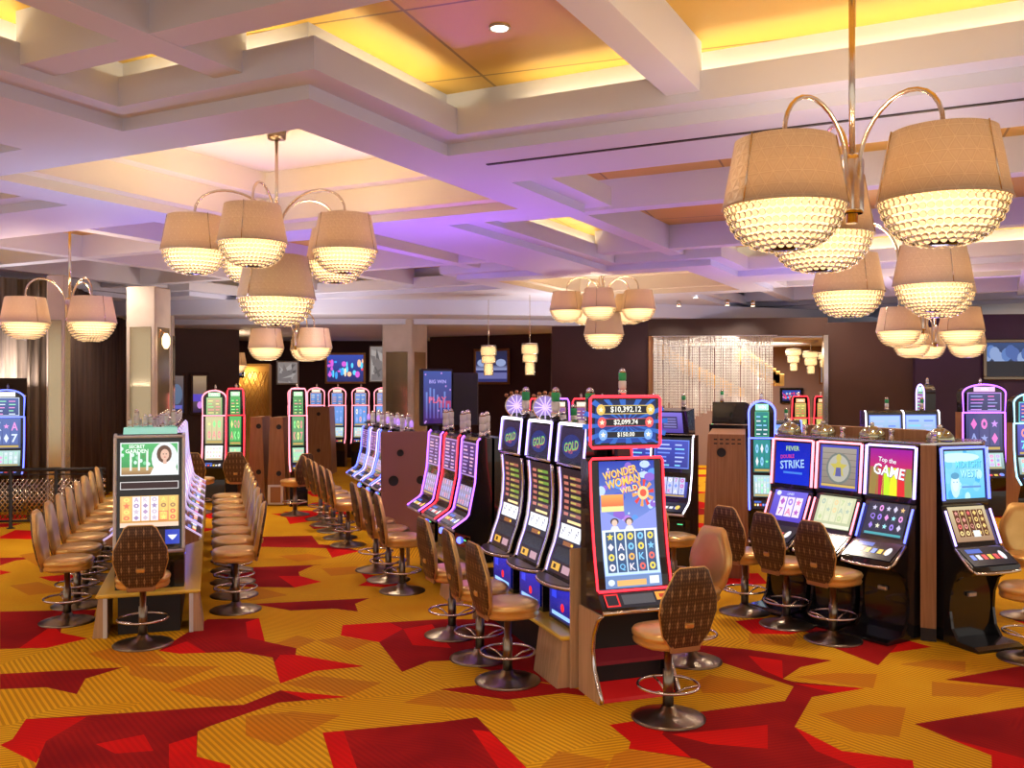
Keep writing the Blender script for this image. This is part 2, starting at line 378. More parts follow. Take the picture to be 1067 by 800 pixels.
for i, j in COFS:
    u0, u1, v0, v1 = PU * i + g, PU * (i + 1) - g, PV * j + g, PV * (j + 1) - g
    k = N - g
    poly = [(u0 + k, v0), (u1 - k, v0), (u1 - k, v0 + k), (u1, v0 + k), (u1, v1 - k), (u1 - k, v1 - k), (u1 - k, v1), (u0 + k, v1), (u0 + k, v1 - k), (u0, v1 - k), (u0, v0 + k), (u0 + k, v0 + k)]
    if i == -1 and j == 0: pass
    if not inroom(poly):
        P = [uv(*p) for p in poly]
        if i != -1 or j != 0: 
            # shorten a coffer that would run out of the room
            ok = False
            for cut in (.7, 1.4, 2.1, 2.8, 3.5):
                q = [(min(p[0], u1 - cut), p[1]) for p in poly] if i >= 0 else [(max(p[0], u0 + cut), p[1]) for p in poly]
                q2 = []
                for p in q:
                    if not q2 or (Vector(p) - Vector(q2[-1])).length > 1e-4: q2.append(p)
                if (Vector(q2[0]) - Vector(q2[-1])).length < 1e-4: q2.pop()
                if inroom(q2) and len(q2) >= 4: poly = q2; ok = True; break
            if not ok: continue
    # drop collinear points
    pp = []
    n = len(poly)
    for t in range(n):
        a_, b_, c_ = Vector(poly[t - 1]), Vector(poly[t]), Vector(poly[(t + 1) % n])
        if abs((b_ - a_).normalized().cross((c_ - b_).normalized())) > .5: pp.append(poly[t])
    poly = pp
    holes.append(poly); a = offset(poly, .12); b = offset(poly, .155); c = offset(poly, -.01)
    ring_faces(cm, poly, SOFF, poly, lv(1.05)); ring_faces(cm, poly, lv(1.05), a, lv(1.05)); ring_faces(cm, a, lv(1.05), a, lv(1.162))
    mid = offset(poly, .085)
    ring_faces(cm, a, lv(1.162), mid, lv(1.162)); ring_faces(cm, mid, lv(1.162), mid, lv(1.06)); ring_faces(cm, mid, lv(1.06), c, lv(1.06))
    ring_faces(cm, c, lv(1.06), c, lv(1.274)); cap(cm, c, lv(1.274), 2)
    coffer_boxes.append((i, j, u0, u1, v0, v1, poly))
    # cross beams
    def inter(fixed_is_v, val):
        """span of the coffer along the other axis at this coordinate"""
        xs = []
        n = len(poly)
        for t in range(n):
            p, q = poly[t], poly[(t + 1) % n]
            a1, a2 = (p[1], q[1]) if fixed_is_v else (p[0], q[0])
            if (a1 - val) * (a2 - val) < 0: xs.append(p[0] if fixed_is_v else p[1])
        return (min(xs), max(xs)) if len(xs) >= 2 else None
    for dv in (.98, 2.34, 3.66, 5.02):
        s = inter(True, PV * j + dv)
        if not s: continue
        q = [(s[0] + .1, PV * j + dv - .065), (s[1] - .1, PV * j + dv - .065), (s[1] - .1, PV * j + dv + .065), (s[0] + .1, PV * j + dv + .065)]
        ring_faces(cm, q, lv(1.085), q, lv(1.274)); cap(cm, q, lv(1.085))
    for du in (1.70, 3.50):
        s = inter(False, PU * i + du)
        if not s: continue
        q = [(PU * i + du - .065, s[0] + .1), (PU * i + du + .065, s[0] + .1), (PU * i + du + .065, s[1] - .1), (PU * i + du - .065, s[1] - .1)]
        ring_faces(cm, q, lv(1.087), q, lv(1.274)); cap(cm, q, lv(1.087))
def soffit():
    verts = [Vector(p) for p in ((-16, -4), (16, -4), (16, 33), (-16, 33))]; edges = [(0, 1), (1, 2), (2, 3), (3, 0)]
    W = []
    for h in holes:
        o = len(verts); P = [uv(*p) for p in h]; W.append(P); verts += P; edges += [(o + i, o + (i + 1) % len(P)) for i in range(len(P))]
    V, _, FC, *_ = delaunay_2d_cdt(verts, edges, [], 0, 1e-5)
    def inside(p, poly):
        c = False; j = len(poly) - 1
        for i in range(len(poly)):
            a, b = poly[i], poly[j]
            if (a.y > p.y) != (b.y > p.y) and p.x < (b.x - a.x) * (p.y - a.y) / (b.y - a.y) + a.x: c = not c
            j = i
        return c
    fs = [tuple(f) for f in FC if not any(inside(sum((V[i] for i in f), Vector((0, 0))) / 3, P) for P in W)]
    cm.add([(p.x, p.y, SOFF) for p in V], fs, 0)
soffit()
struct(cm.build('ceiling', [WHITE, PIT, GOLD]))
# long black air slot on the soffit
a0, a1 = uv(-.09, 1.32), uv(-.09, 5.2)
sl = MB(); d_ = (a1 - a0).normalized(); n_ = Vector((-d_.y, d_.x)) * .018
sl.slab([a0 + n_, a1 + n_, a1 - n_, a0 - n_], SOFF - .008, SOFF)
struct(sl.build('trim_3', BLACKM))
# lower curved ceilings toward the back wall
def arc_pts(c, r, a0, a1, n=16): return [(c[0] + r * math.cos(R(a0 + (a1 - a0) * i / n)), c[1] + r * math.sin(R(a0 + (a1 - a0) * i / n))) for i in range(n + 1)]
lc = MB()
front = arc_pts((-4, 44), 24, 236, 300, 24)
lc.slab(front + [(16, 33), (-16, 33)], 3.84, SOFF - .002)
front2 = arc_pts((-4, 46), 24.5, 238, 300, 24)
lc.slab(front2 + [(16, 33), (-16, 33)], 3.72, 3.84)
struct(lc.build('ceiling', WHITE))
for c_, r_ in (((-9.2, 24.8), 1.6),):
    rg = MB(); rg.lathe([(r_, -.06), (r_, 0), (r_ * .93, 0), (r_ * .93, -.06)], 40, (c_[0], c_[1], 3.72), caps=False); rg.lathe([(r_ * .93, -.005), (.01, -.005)], 40, (c_[0], c_[1], 3.72), 1, caps=False)
    tag(rg.build('cove_light', [WHITE, em('cove_glow', (1, .8, .55), 1.3)]), 'round glowing cove light in the far left low ceiling', 'ceiling light')

def downlight(p, z, label, power=25, group='recessed ceiling downlights'):
    t = thing('downlight', label, 'ceiling light', (p[0], p[1], z), 0, group)
    m = MB(); m.lathe([(.07, -.012), (.07, 0), (.055, 0), (.055, -.012)], 20, caps=False); m.build('trim_ring', WHITEP, t)
    m = MB(); m.lathe([(.055, -.006), (.001, -.006)], 20, caps=False); m.build('lamp', em('downlight_lamp', (1, .92, .8), 14), t)
    light('downlight_beam', 'SPOT', (0, 0, -.03), power, (1, .84, .66), (0, 0, 0), t, spot_size=R(150), spot_blend=.8, shadow_soft_size=.25)
    return t
d0 = uv(-2.6, 3.0)
downlight((-.08, 6.04), lv(1.274) - .001, 'round lit downlight in the big gold coffer above the middle aisle', 110)
DL = [(-4.6, 6.2), (3.4, 6.3), (-6.2, 9.6), (-1.0, 11.4), (5.6, 9.6), (1.4, 11.2), (-4.9, 13.8), (3.4, 14.2), (7.6, 12.9), (-.6, 3.0), (3.9, 2.6), (-3.8, 2.6), (-7.6, 12.8), (.4, 17.6), (-3.2, 18.4)]

# ---------------------------------------------------------------- chandeliers
def uvmesh(o, fn):
    me = o.data; l = me.uv_layers.new(name='UVMap')
    for lp in me.loops:
        l.data[lp.index].uv = fn(me.vertices[lp.vertex_index].co)
def make_shade_parts(t, ang, rad, s=1.0, drop=0.0, hub=.0, first={}):
    """one quilted shade with its bead bowl; shapes are shared between lamps of a size"""
    key = round(s, 2)
    if key not in first:
        m = MB(); m.lathe([(.24, .32), (.30, 0), (.306, -.012), (.298, -.014), (.292, 0), (.232, .32), (.24, .32)], 48, caps=False)
        me_o = m.build('shade', SHADE)
        me_o.data.transform(Matrix.Scale(s, 4))
        uvmesh(me_o, lambda c: ((math.atan2(c.y, c.x) / (2 * math.pi)) * 1.8, c.z))
        b = MB()
        rows = 8
        for k in range(rows):
            th = 1.35 * k / (rows - 1); r_ = .278 * math.cos(th) ** .62; z = -.006 - .205 * math.sin(th) ** 1.25
            n = max(14, int(2 * math.pi * r_ / .036))
            for i in range(n):
                a = 2 * math.pi * (i + .5 * (k % 2)) / n
                b.ball((r_ * math.cos(a), r_ * math.sin(a), z), .0172, 0, 8, 6, .9)
        bo = b.build('crystal_beads', CRYSTAL); bo.data.transform(Matrix.Scale(s, 4))
        d = MB(); d.lathe([(.225, .10), (.235, .0), (.23, -.06), (.19, -.13), (.10, -.17), (.02, -.178)], 28, caps=True)
        do = d.build('diffuser', DIFF); do.data.transform(Matrix.Scale(s, 4))
        k_ = MB(); k_.lathe([(.001, -.222), (.055, -.220), (.068, -.212), (.068, -.203), (.001, -.20)], 20, caps=False)
        ko = k_.build('finial', BLACK); ko.data.transform(Matrix.Scale(s, 4))
        sp = MB()
        for q in range(3):
            a = q * 2.094
            sp.tube([(0, 0, .3), (.235 * math.cos(a), .235 * math.sin(a), .315)], .006, 6)
            sp.tube([(.243 * math.cos(a), .243 * math.sin(a), .325), (.303 * math.cos(a), .303 * math.sin(a), -.01)], .004, 5)
        so = sp.build('shade_ribs', NICKEL); so.data.transform(Matrix.Scale(s, 4))
        first[key] = [o.data for o in (me_o, bo, do, ko, so)]
        for o in (me_o, bo, do, ko, so): bpy.data.objects.remove(o)
    x, y = rad * math.cos(ang), rad * math.sin(ang)
    datas = first[key]; so = None
    for nm, me in zip(('shade', 'crystal_beads', 'diffuser', 'finial', 'shade_ribs'), datas):
        o = bpy.data.objects.new(nm, me); COL.objects.link(o); o.parent = t if nm == 'shade' else so
        if nm == 'shade': so = o; o.location = (x, y, -drop); o.rotation_euler = (0, 0, ang)
        if nm == 'crystal_beads': o['kind'] = 'stuff'
    if rad > .05:
        pts = []
        for k in range(15):
            th = math.pi * k / 14; f = (1 - math.cos(th)) / 2
            pts.append((.05 * math.cos(ang) + (x - .05 * math.cos(ang)) * f, .05 * math.sin(ang) + (y - .05 * math.sin(ang)) * f, .36 - drop + .26 * math.sin(th) - (1 - f) * .10))
        pts.insert(0, (.045 * math.cos(ang), .045 * math.sin(ang), .14 - drop)); pts.append((x, y, .30 - drop))
        m = MB(); m.tube(pts, .012, 8); m.lathe([(.02, -.05), (.02, .02), (.012, .03)], 10, (x, y, .32 - drop)); m.build('arm', NICKEL, t)
    return so
def chandelier(name, label, loc, ztop, angs, rad, s=1.0, center=None, power=22, group='crystal drum chandeliers'):
    """loc = centre, z of the shade rims"""
    t = thing(name, label, 'chandelier', loc, 0, group)
    L = ztop - loc[2]
    m = MB(); m.lathe([(.017, .2), (.017, L - .02)], 12); m.lathe([(.055, .02), (.06, .04), (.06, .30), (.05, .32), (.02, .34)], 20); m.lathe([(.03, -.03), (.03, .02), (.055, .02)], 16); m.build('stem', NICKEL, t)
    m = MB(); m.lathe([(.03, L - .10), (.085, L - .09), (.09, L - .002), (.03, L)], 24); m.build('canopy', STEEL, t)
    for a in angs:
        make_shade_parts(t, R(a), rad, s)
        light('shade_bulb', 'POINT', (rad * math.cos(R(a)), rad * math.sin(R(a)), .24), power, (1, .72, .42), parent=t, shadow_soft_size=.08)
    if center:
        cs, drop = center
        o = make_shade_parts(t, 0, 0, cs, drop)
    return t
RIM = CAMZ + .88
chandelier('drum_chandelier', 'largest crystal drum chandelier with three quilted shades hanging nearest at upper right', (1.80, 4.98, RIM), lv(1.274), (216, 297, 88), .56)
chandelier('drum_chandelier', 'crystal drum chandelier half hidden directly below the nearest right chandelier', (3.34, 8.0, CAMZ + .80), lv(1.274), (160, 275, 30), .45)
chandelier('drum_chandelier', 'cream chandelier with a larger lower middle shade above the left aisle', (-2.24, 8.95, CAMZ + 1.24), lv(1.343), (196, 268, 340, 52, 124), .74, 1.0, (1.22, .42))
chandelier('drum_chandelier', 'three shade crystal chandelier at far left before the dark drapes', (-5.83, 12.4, CAMZ + .80), lv(1.274), (205, 325, 85), .52)
chandelier('drum_chandelier', 'distant tiered chandelier above the middle slot bank tops', (1.62, 16.6, CAMZ + 1.30), lv(1.343), (185, 257, 329, 41, 113), .66, 1.0, (1.18, .42))
chandelier('drum_chandelier', 'distant chandelier hanging before the framed television at left centre', (-3.72, 16.2, CAMZ + .62), lv(1.274), (200, 320, 80), .50)
chandelier('drum_chandelier', 'smallest farthest chandelier in front of the golden lattice screen', (-7.65, 25.0, CAMZ + .50), 3.72, (200, 320, 80), .50)
chandelier('drum_chandelier', 'distant low chandelier at right before the brown wall, nearer of two', (5.80, 13.3, CAMZ + .74), lv(1.274), (210, 330, 90), .50)
chandelier('drum_chandelier', 'distant low chandelier at right before the brown wall, farther of two', (7.20, 16.0, CAMZ + .66), lv(1.274), (200, 320, 80), .50)
for k, (x, y) in enumerate(DL[:0]): pass

# ---------------------------------------------------------------- canvas: pictures on screens
_tc = {}
def text_mesh(s):
    if s not in _tc:
        c = bpy.data.curves.new('t', 'FONT'); c.body = s; c.resolution_u = 2; c.offset = .018
        o = bpy.data.objects.new('t', c); me = bpy.data.meshes.new_from_object(o)
        vs = [(p.co.x, p.co.y) for p in me.vertices]; fs = [tuple(p.vertices) for p in me.polygons]
        bpy.data.objects.remove(o); bpy.data.curves.remove(c); bpy.data.meshes.remove(me)
        x0, x1 = min(p[0] for p in vs), max(p[0] for p in vs); y0, y1 = min(p[1] for p in vs), max(p[1] for p in vs)
        _tc[s] = ([((p[0] - x0) / (y1 - y0), (p[1] - y0) / (y1 - y0)) for p in vs], fs, (x1 - x0) / (y1 - y0))
    return _tc[s]
class Canvas:
    """picture on a strip that follows a (y,z) profile; a across 0..1, b up 0..1"""
    def __init__(s, pts, W, x0=0, base=.004):
        s.p = [Vector((0, y, z)) for y, z in pts]; s.W = W; s.x0 = x0; s.base = base
        s.L = [0]
        for a, b in zip(s.p, s.p[1:]): s.L.append(s.L[-1] + (b - a).length)
        s.v = []; s.f = []; s.c = []
    def S(s, a, b, off):
        t = max(-.02, min(1.02, b)) * s.L[-1]; k = 0
        while k < len(s.p) - 2 and t > s.L[k + 1]: k += 1
        e = (s.p[k + 1] - s.p[k]); l = e.length; q = s.p[k] + e * ((t - s.L[k]) / l); n = Vector((0, -e.z, e.y)) / l
        q = q + n * off; q.x = s.x0 + (a - .5) * s.W; return q
    def quad(s, P, cols, l):
        o = len(s.v); off = s.base + .0011 * l; s.v += [s.S(a, b, off) for a, b in P]; s.f.append(tuple(range(o, o + len(P)))); s.c.append(cols if isinstance(cols, list) else [cols] * len(P))
    def rect(s, a0, b0, a1, b1, c, c2=None, l=0):
        br = [b0] + [x / s.L[-1] for x in s.L[1:-1] if b0 < x / s.L[-1] < b1] + [b1]
        c2 = c2 or c
        for u, v in zip(br, br[1:]):
            f0, f1 = (u - b0) / (b1 - b0 + 1e-9), (v - b0) / (b1 - b0 + 1e-9)
            m = lambda f: tuple(c[i] * (1 - f) + c2[i] * f for i in range(3))
            s.quad([(a0, u), (a1, u), (a1, v), (a0, v)], [m(f0), m(f0), m(f1), m(f1)], l)
        return s
    def frame(s, a0, b0, a1, b1, t, c, l=1):
        tb = t * s.W / s.L[-1]
        s.rect(a0, b0, a1, b0 + tb, c, l=l); s.rect(a0, b1 - tb, a1, b1, c, l=l); s.rect(a0, b0, a0 + t, b1, c, l=l); s.rect(a1 - t, b0, a1, b1, c, l=l)
    def ell(s, a, b, ra, rb, c, l=2, n=12, c2=None):
        cl = lambda q: max(0, min(1, q))
        s.quad([(cl(a + ra * math.cos(2 * math.pi * i / n)), cl(b + rb * math.sin(2 * math.pi * i / n))) for i in range(n)],
               [tuple((c[k] if math.sin(2 * math.pi * i / n) < .2 or not c2 else c2[k]) for k in range(3)) for i in range(n)], l)
    def poly(s, P, c, l=2): s.quad(P, c, l)
    def star(s, a, b, r, c, l=3, n=5):
        k = s.W / s.L[-1]
        for i in range(n):
            t = 2 * math.pi * i / n + math.pi / 2; d = math.pi / n
            s.quad([(a, b), (a + r * .45 * math.cos(t - d), b + r * k * .45 * math.sin(t - d)), (a + r * math.cos(t), b + r * k * math.sin(t)), (a + r * .45 * math.cos(t + d), b + r * k * .45 * math.sin(t + d))], c, l)
    def text(s, t, a, b, h, c, l=3, wmax=.9, rot=0, shade=None):
        vs, fs, asp = text_mesh(t); k = s.L[-1] / s.W
        wa = asp * h * k; sx = min(1, wmax / wa); cs, sn = math.cos(R(rot)), math.sin(R(rot))
        for dx, dy, cc, ll in (([(.012, -.012 / k, shade, l - .5)] if shade else []) + [(0, 0, c, l)]):
            o = len(s.v); off = s.base + .0011 * ll
            for x, y in vs:
                X, Y = (x - asp / 2) * h * k * sx, (y - .5) * h * k
                s.v.append(s.S(a + X * cs - Y * sn + dx, b + (X * sn + Y * cs) / k + dy, off))
            for f in fs: s.f.append(tuple(o + i for i in f)); s.c.append([cc] * len(f))
    def build(s, name, parent):
        me = bpy.data.meshes.new(name); me.from_pydata([tuple(p) for p in s.v], [], s.f); me.update(); me.materials.append(SCREEN)
        at_ = me.color_attributes.new('Col', 'FLOAT_COLOR', 'CORNER'); i = 0
        buf = []
        for c in s.c:
            for q in c: buf += [q[0], q[1], q[2], 1]
        at_.data.foreach_set('color', buf)
        o = bpy.data.objects.new(name, me); COL.objects.link(o); o.parent = parent; return o
def reels(c, a0, b0, a1, b1, nx, ny, bg, syms, r, l=1, gap=.12, grid=None):
    da, db = (a1 - a0) / nx, (b1 - b0) / ny
    if grid: c.rect(a0, b0, a1, b1, grid, l=l)
    for i in range(nx):
        c.rect(a0 + da * (i + gap / 2), b0, a0 + da * (i + 1 - gap / 2), b1, bg, l=l + 1)
        for j in range(ny):
            s = r.choice(syms); x, y = a0 + da * (i + .5), b0 + db * (j + .5); k = r.random()
            if k < .35: c.ell(x, y, da * .30, db * .36, s, l + 2, 10); c.ell(x, y, da * .13, db * .16, bg, l + 3, 8)
            elif k < .6: c.star(x, y, da * .36, s, l + 2)
            elif k < .8: c.poly([(x - da * .3, y), (x, y - db * .38), (x + da * .3, y), (x, y + db * .38)], s, l + 2)
            else: c.text(r.choice(['7', 'Q', 'K', 'A']), x, y, db * .7, s, l + 2, da * .8)

# screen painters ---------------------------------------------------
def p_list(c, r, bg=(.02, .03, .12), cols=((.3, .5, 1), (.6, .7, 1), (.1, .9, .6)), rows=9):
    c.rect(0, 0, 1, 1, bg, tuple(x * 1.8 for x in bg)); c.frame(0, 0, 1, 1, .03, tuple(x * .8 for x in cols[0]))
    for k in range(rows):
        b = .08 + .86 * k / rows; q = r.choice(cols)
        c.rect(.1, b, .1 + r.uniform(.25, .4), b + .05, q, l=2); c.rect(.6, b, .6 + r.uniform(.15, .3), b + .05, r.choice(cols), l=2)
def p_reel(c, r, bg=(.5, .5, .55), hue=((1, .5, .1), (.8, .1, .1), (.2, .3, .9), (.1, .6, .2)), back=(.05, .05, .2), n=(5, 3)):
    c.rect(0, 0, 1, 1, back, tuple(min(1, x * 2) for x in back)); reels(c, .07, .14, .93, .92, n[0], n[1], bg, hue, r)
    c.rect(.07, .03, .93, .10, (.5, .35, .1), l=1)
def p_title(c, r, bg, words, col, sh=(0, 0, .1), c2=None, bits=()):
    c.rect(0, 0, 1, 1, bg, c2 or bg)
    for k in range(14):
        c.ell(r.random() * .9 + .05, r.random() * .9 + .05, r.uniform(.02, .08), r.uniform(.02, .07), tuple(min(1, x * r.uniform(.7, 1.8) + .03) for x in r.choice(bits or (bg,))), 1, 9)
    n = len(words)
    for i, wd in enumerate(words): c.text(wd, .5, .72 - i * .5 / max(1, n - .4), .42 / n, col, 4, .86, 0, sh)

# ---------------------------------------------------------------- slot machine parts
def trim_path(pts, x, off=.008):
    return [(x, y - off, z) for y, z in pts]
def tower_light(t, x, y, z, s=1.0, cols=('white',), cap_=True):
    m = MB(); m.lathe([(.028 * s, 0), (.03 * s, .03 * s), (.022 * s, .045 * s)], 12, (x, y, z)); zz = z + .045 * s
    for k, c in enumerate(cols):
        mi = 1 + k; m.lathe([(.022 * s, 0), (.026 * s, .01 * s), (.026 * s, .05 * s), (.022 * s, .055 * s)], 12, (x, y, zz), mi); zz += .055 * s
    m.lathe([(.024 * s, 0), (.02 * s, .018 * s), (.006 * s, .03 * s)], 12, (x, y, zz), 0)
    ms = {'white': mat('tower_white', (.8, .8, .78), .3) if 'tw' not in E else E['tw'], 'green': E.get('tg') or mat('tower_green', (.03, .38, .14), .3)}
    E['tw'] = ms['white']; E['tg'] = ms['green']
    m.build('tower_light', [CHROME] + [ms[c] for c in cols], t)
def cabinet(t, prof, yb, W, mats, side_mi=1, name='cabinet'):
    """closed body: front strip uses mats[0], sides mats[1]"""
    poly = list(prof) + [(yb, prof[-1][1]), (yb, prof[0][1])]
    m = MB(); n = len(poly)
    vs = [Vector((-W / 2, y, z)) for y, z in poly] + [Vector((W / 2, y, z)) for y, z in poly]
    m.add(vs, [(i, (i + 1) % n, n + (i + 1) % n, n + i) for i in range(n)], 0)
    o = len(m.v) - len(vs)
    for f in (tuple(reversed(range(n))), tuple(range(n, 2 * n))): m.f.append(f); m.mi.append(side_mi); m.sm.append(False)
    return m.build(name, mats, t)
def strip(t, pts, W, m_, r=.009, name='light_strip', inset=.0):
    for sx in (-1, 1):
        m = MB(); m.tube(trim_path(pts, sx * (W / 2 - inset)), r, 7); m.build(name, m_, t)
def buttons(t, y0, z0, y1, z1, W, r, base=DARK, glow=((.9, .6, .1), (.2, .3, 1), (.9, .1, .1), (.8, .8, .85))):
    """sloping button deck from front edge (y0,z0) to back edge (y1,z1)"""
    c = Canvas([(y0, z0), (y1, z1)], W, base=.003)
    c.rect(0, 0, 1, 1, (.012, .012, .02))
    for k in range(6):
        a = .1 + .8 * k / 6; c.rect(a, .32, a + .09, .58, r.choice(glow), l=2)
    c.rect(.1, .68, .45, .9, (.05, .12, .5), l=2); c.ell(.84, .5, .06, .24, r.choice(glow), 3)
    return c.build('button_deck', t)
def bill_slot(t, x, y, z):
    m = MB(); m.rbox(x - .05, x + .05, y - .02, y + .01, z - .03, z + .03, .006); m.box(x - .035, x + .035, y - .023, y - .019, z - .005, z + .005, 1); m.build('bill_slot', [BLACK, E['green']], t)

def upright(label, loc, rz, r, led='lilac', top=None, low=None, group=None, z0=.40, H1=1.84, W=.60, side=WOOD, topper=None, name='slot_machine', chrome=SILVER):
    """two-screen upright cabinet on a bank base, back at local y=0"""
    t = thing(name, label, 'slot machine', loc, rz, group)
    s = H1 - 1.84
    prof = [(-.26, z0 + .001), (-.26, .70), (-.44, .755), (-.455, .80), (-.30, .90), (-.27, .94), (-.20, 1.32 + s * .5), (-.17, H1 - .03), (-.14, H1)]
    cabinet(t, prof, -.015, W, [BLACK, side])
    fr = [(-.27, .94), (-.20, 1.32 + s * .5), (-.17, H1 - .03)]
    z1 = 1.32 + s * .5
    c = Canvas([(-.265, .965), (-.203, z1 - .04)], W - .09); (low or p_reel)(c, r); c.build('lower_screen', t)
    c = Canvas([(-.197, z1 + .05), (-.172, H1 - .06)], W - .09); (top or p_list)(c, r); c.build('upper_screen', t)
    buttons(t, -.447, .81, -.31, .895, W - .06, r)
    strip(t, [(-.455, .80), (-.30, .90)] + fr + [(-.14, H1)], W, E[led] if led else chrome, .010)
    m = MB(); m.tube([(-W / 2, -.45, .775), (W / 2, -.45, .775)], .016, 8); m.build('deck_rail', chrome, t)
    bill_slot(t, W * .28, -.262, .64)
    m = MB(); m.ball((-.1, -.262, .60), .04, 0, 12, 6); m.build('door_lamp', E['blue'], t)
    if topper: topper(t, H1, W)
    else: tower_light(t, 0, -.09, H1, 1, ('white', 'white'))
    return t

# ---------------------------------------------------------------- slot chair
def make_chair(label, group):
    t = thing('slot_chair', label, 'chair', (0, 0, 0), 0, group)
    m = MB(); m.lathe([(.26, 0), (.262, .008), (.24, .018), (.15, .038), (.06, .062), (.045, .09)], 32); m.build('base', STEEL, t)
    m = MB(); m.lathe([(.038, .085), (.038, .34), (.028, .345), (.028, .52)], 16); m.build('pedestal', STEEL, t)
    m = MB(); m.tube([(.215 * math.cos(a * math.pi / 16), .215 * math.sin(a * math.pi / 16), .235) for a in range(32)], .0105, 8, closed=True)
    for k in range(3):
        a = k * 2.094 + .5; m.tube([(.036 * math.cos(a), .036 * math.sin(a), .17), (.12 * math.cos(a), .12 * math.sin(a), .215), (.21 * math.cos(a), .21 * math.sin(a), .235)], .008, 6)
    m.build('footrest', CHROME, t)
    # seat: two stacked pads with a welt, rounded square plan
    def sq(r_, z, k=2.6, ox=0):
        return [Vector((r_ * abs(math.cos(a)) ** (2 / k) * (1 if math.cos(a) >= 0 else -1), r_ * .98 * abs(math.sin(a)) ** (2 / k) * (1 if math.sin(a) >= 0 else -1) - .01, z)) for a in [2 * math.pi * i / 28 for i in range(28)]]
    m = MB(); m.rings([sq(.17, .515), sq(.222, .53), sq(.232, .552), sq(.222, .572), sq(.232, .585), sq(.238, .61), sq(.225, .632), sq(.18, .645), sq(.09, .65)], 0, True, True, None, True)
    m.build('seat', LEATHER, t)
    # backrest: tall octagon, cushion in front and patterned shell behind
    outline = [(-.105, 0), (.105, 0), (.185, .10), (.228, .26), (.218, .36), (.130, .550), (.098, .572), (-.098, .572), (-.130, .550), (-.218, .36), (-.228, .26), (-.185, .10)]
    def ring(k, y):
        out = []
        for i in range(len(outline)):
            a, b = Vector(outline[i]), Vector(outline[(i + 1) % len(outline)])
            for f in (0, .5):
                p = a.lerp(b, f); q = Vector((0, .28)) + (p - Vector((0, .28))) * k
                out.append(Vector((q.x, y - .05 * (1 - (q.x / .21) ** 2) * 0, q.y)))
        return out
    def place(m):
        M = Matrix.Translation((0, .205, .545)) @ Matrix.Rotation(R(-9), 4, 'X')
        m.v = [tuple(M @ Vector(p)) for p in m.v]; return m
    m = MB(); m.rings([ring(.72, -.042), ring(.9, -.036), ring(.985, -.016), ring(1.0, .0)], 0, True, False, None, True); place(m).build('back_cushion', LEATHER, t)
    m = MB(); m.rings([ring(1.0, .001), ring(.99, .014), ring(.93, .024), ring(.6, .030)], 0, False, True, None, True)
    b = place(m).build('back_shell', WEAVE, t)
    m = MB(); m.tube(ring(1.0, .0), .007, 5, closed=True); place(m).build('piping', LEATHER, b)
    m = MB(); m.rbox(-.036, .036, .024, .044, .155, .195, .008); place(m).build('handle_pad', YLAM if 0 else LEATHER, b)
    m = MB()
    M = Matrix.Translation((0, .19, .50)) @ Matrix.Rotation(R(-9), 4, 'X')
    m.rbox(-.12, .12, .0, .03, .02, .11, .01, 0, M); m.build('back_bracket', WOODC, t)
    return t
WOODC = mat('tan_vinyl', (.42, .20, .085), .4)
chair0 = make_chair('x', 'x'); used = []
def chair(x, y, face, label, group='gold leather slot chairs with patterned backs'):
    """face = direction the sitter looks (vector)"""
    f = Vector(face).normalized(); rz = math.atan2(f.x, -f.y)
    t = copy_tree(chair0) if used else chair0; used.append(1)
    t.location = (x, y, 0); t.rotation_euler = (0, 0, rz + rnd.uniform(-.07, .07)); t['label'] = label; t['group'] = group
    return t
ORD = ['nearest', 'second', 'third', 'fourth', 'fifth', 'sixth', 'seventh', 'eighth', 'ninth', 'tenth']

def bank_base(label, P0, wdir, L, half=.46, posts=True):
    """long low stand that carries back-to-back machines, front end at P0"""
    rz = math.atan2(-wdir[0], wdir[1])
    t = thing('slot_stand', label, 'slot stand', (P0[0], P0[1], 0), rz)
    m = MB(); m.rbox(-half, half, 0, L, .365, .40, .012); m.build('counter_top', YLAM, t)
    m = MB(); m.box(-half * .6, half * .6, .1, L - .05, 0, .365); m.build('kick_box', BLACKM, t)
    for yy in (.02, L - .06):
        for sx in (-1, 1):
            m = MB(); m.add([(sx * half * .95, yy, .365), (sx * (half * .95 + .05), yy, 0), (sx * half * .78, yy, 0), (sx * half * .78, yy, .365), (sx * half * .95, yy + .5, .365), (sx * (half * .95 + .05), yy + .5, 0), (sx * half * .78, yy + .5, 0), (sx * half * .78, yy + .5, .365)],
                [(0, 1, 2, 3), (7, 6, 5, 4), (0, 4, 5, 1), (1, 5, 6, 2), (2, 6, 7, 3), (3, 7, 4, 0)]) if yy < 1 else m.box(sx * half * .95 - .02, sx * half * .95 + .02, yy, yy + .04, 0, .365)
            m.build('side_panel', WOOD2, t)
        if posts and yy < 1:
            for sx in (-1, 1):
                m = MB(); m.box(sx * half * .82 - .018, sx * half * .82 + .018, .0, .03, 0, .365); m.build('leg', WHITEP, t)
    return t

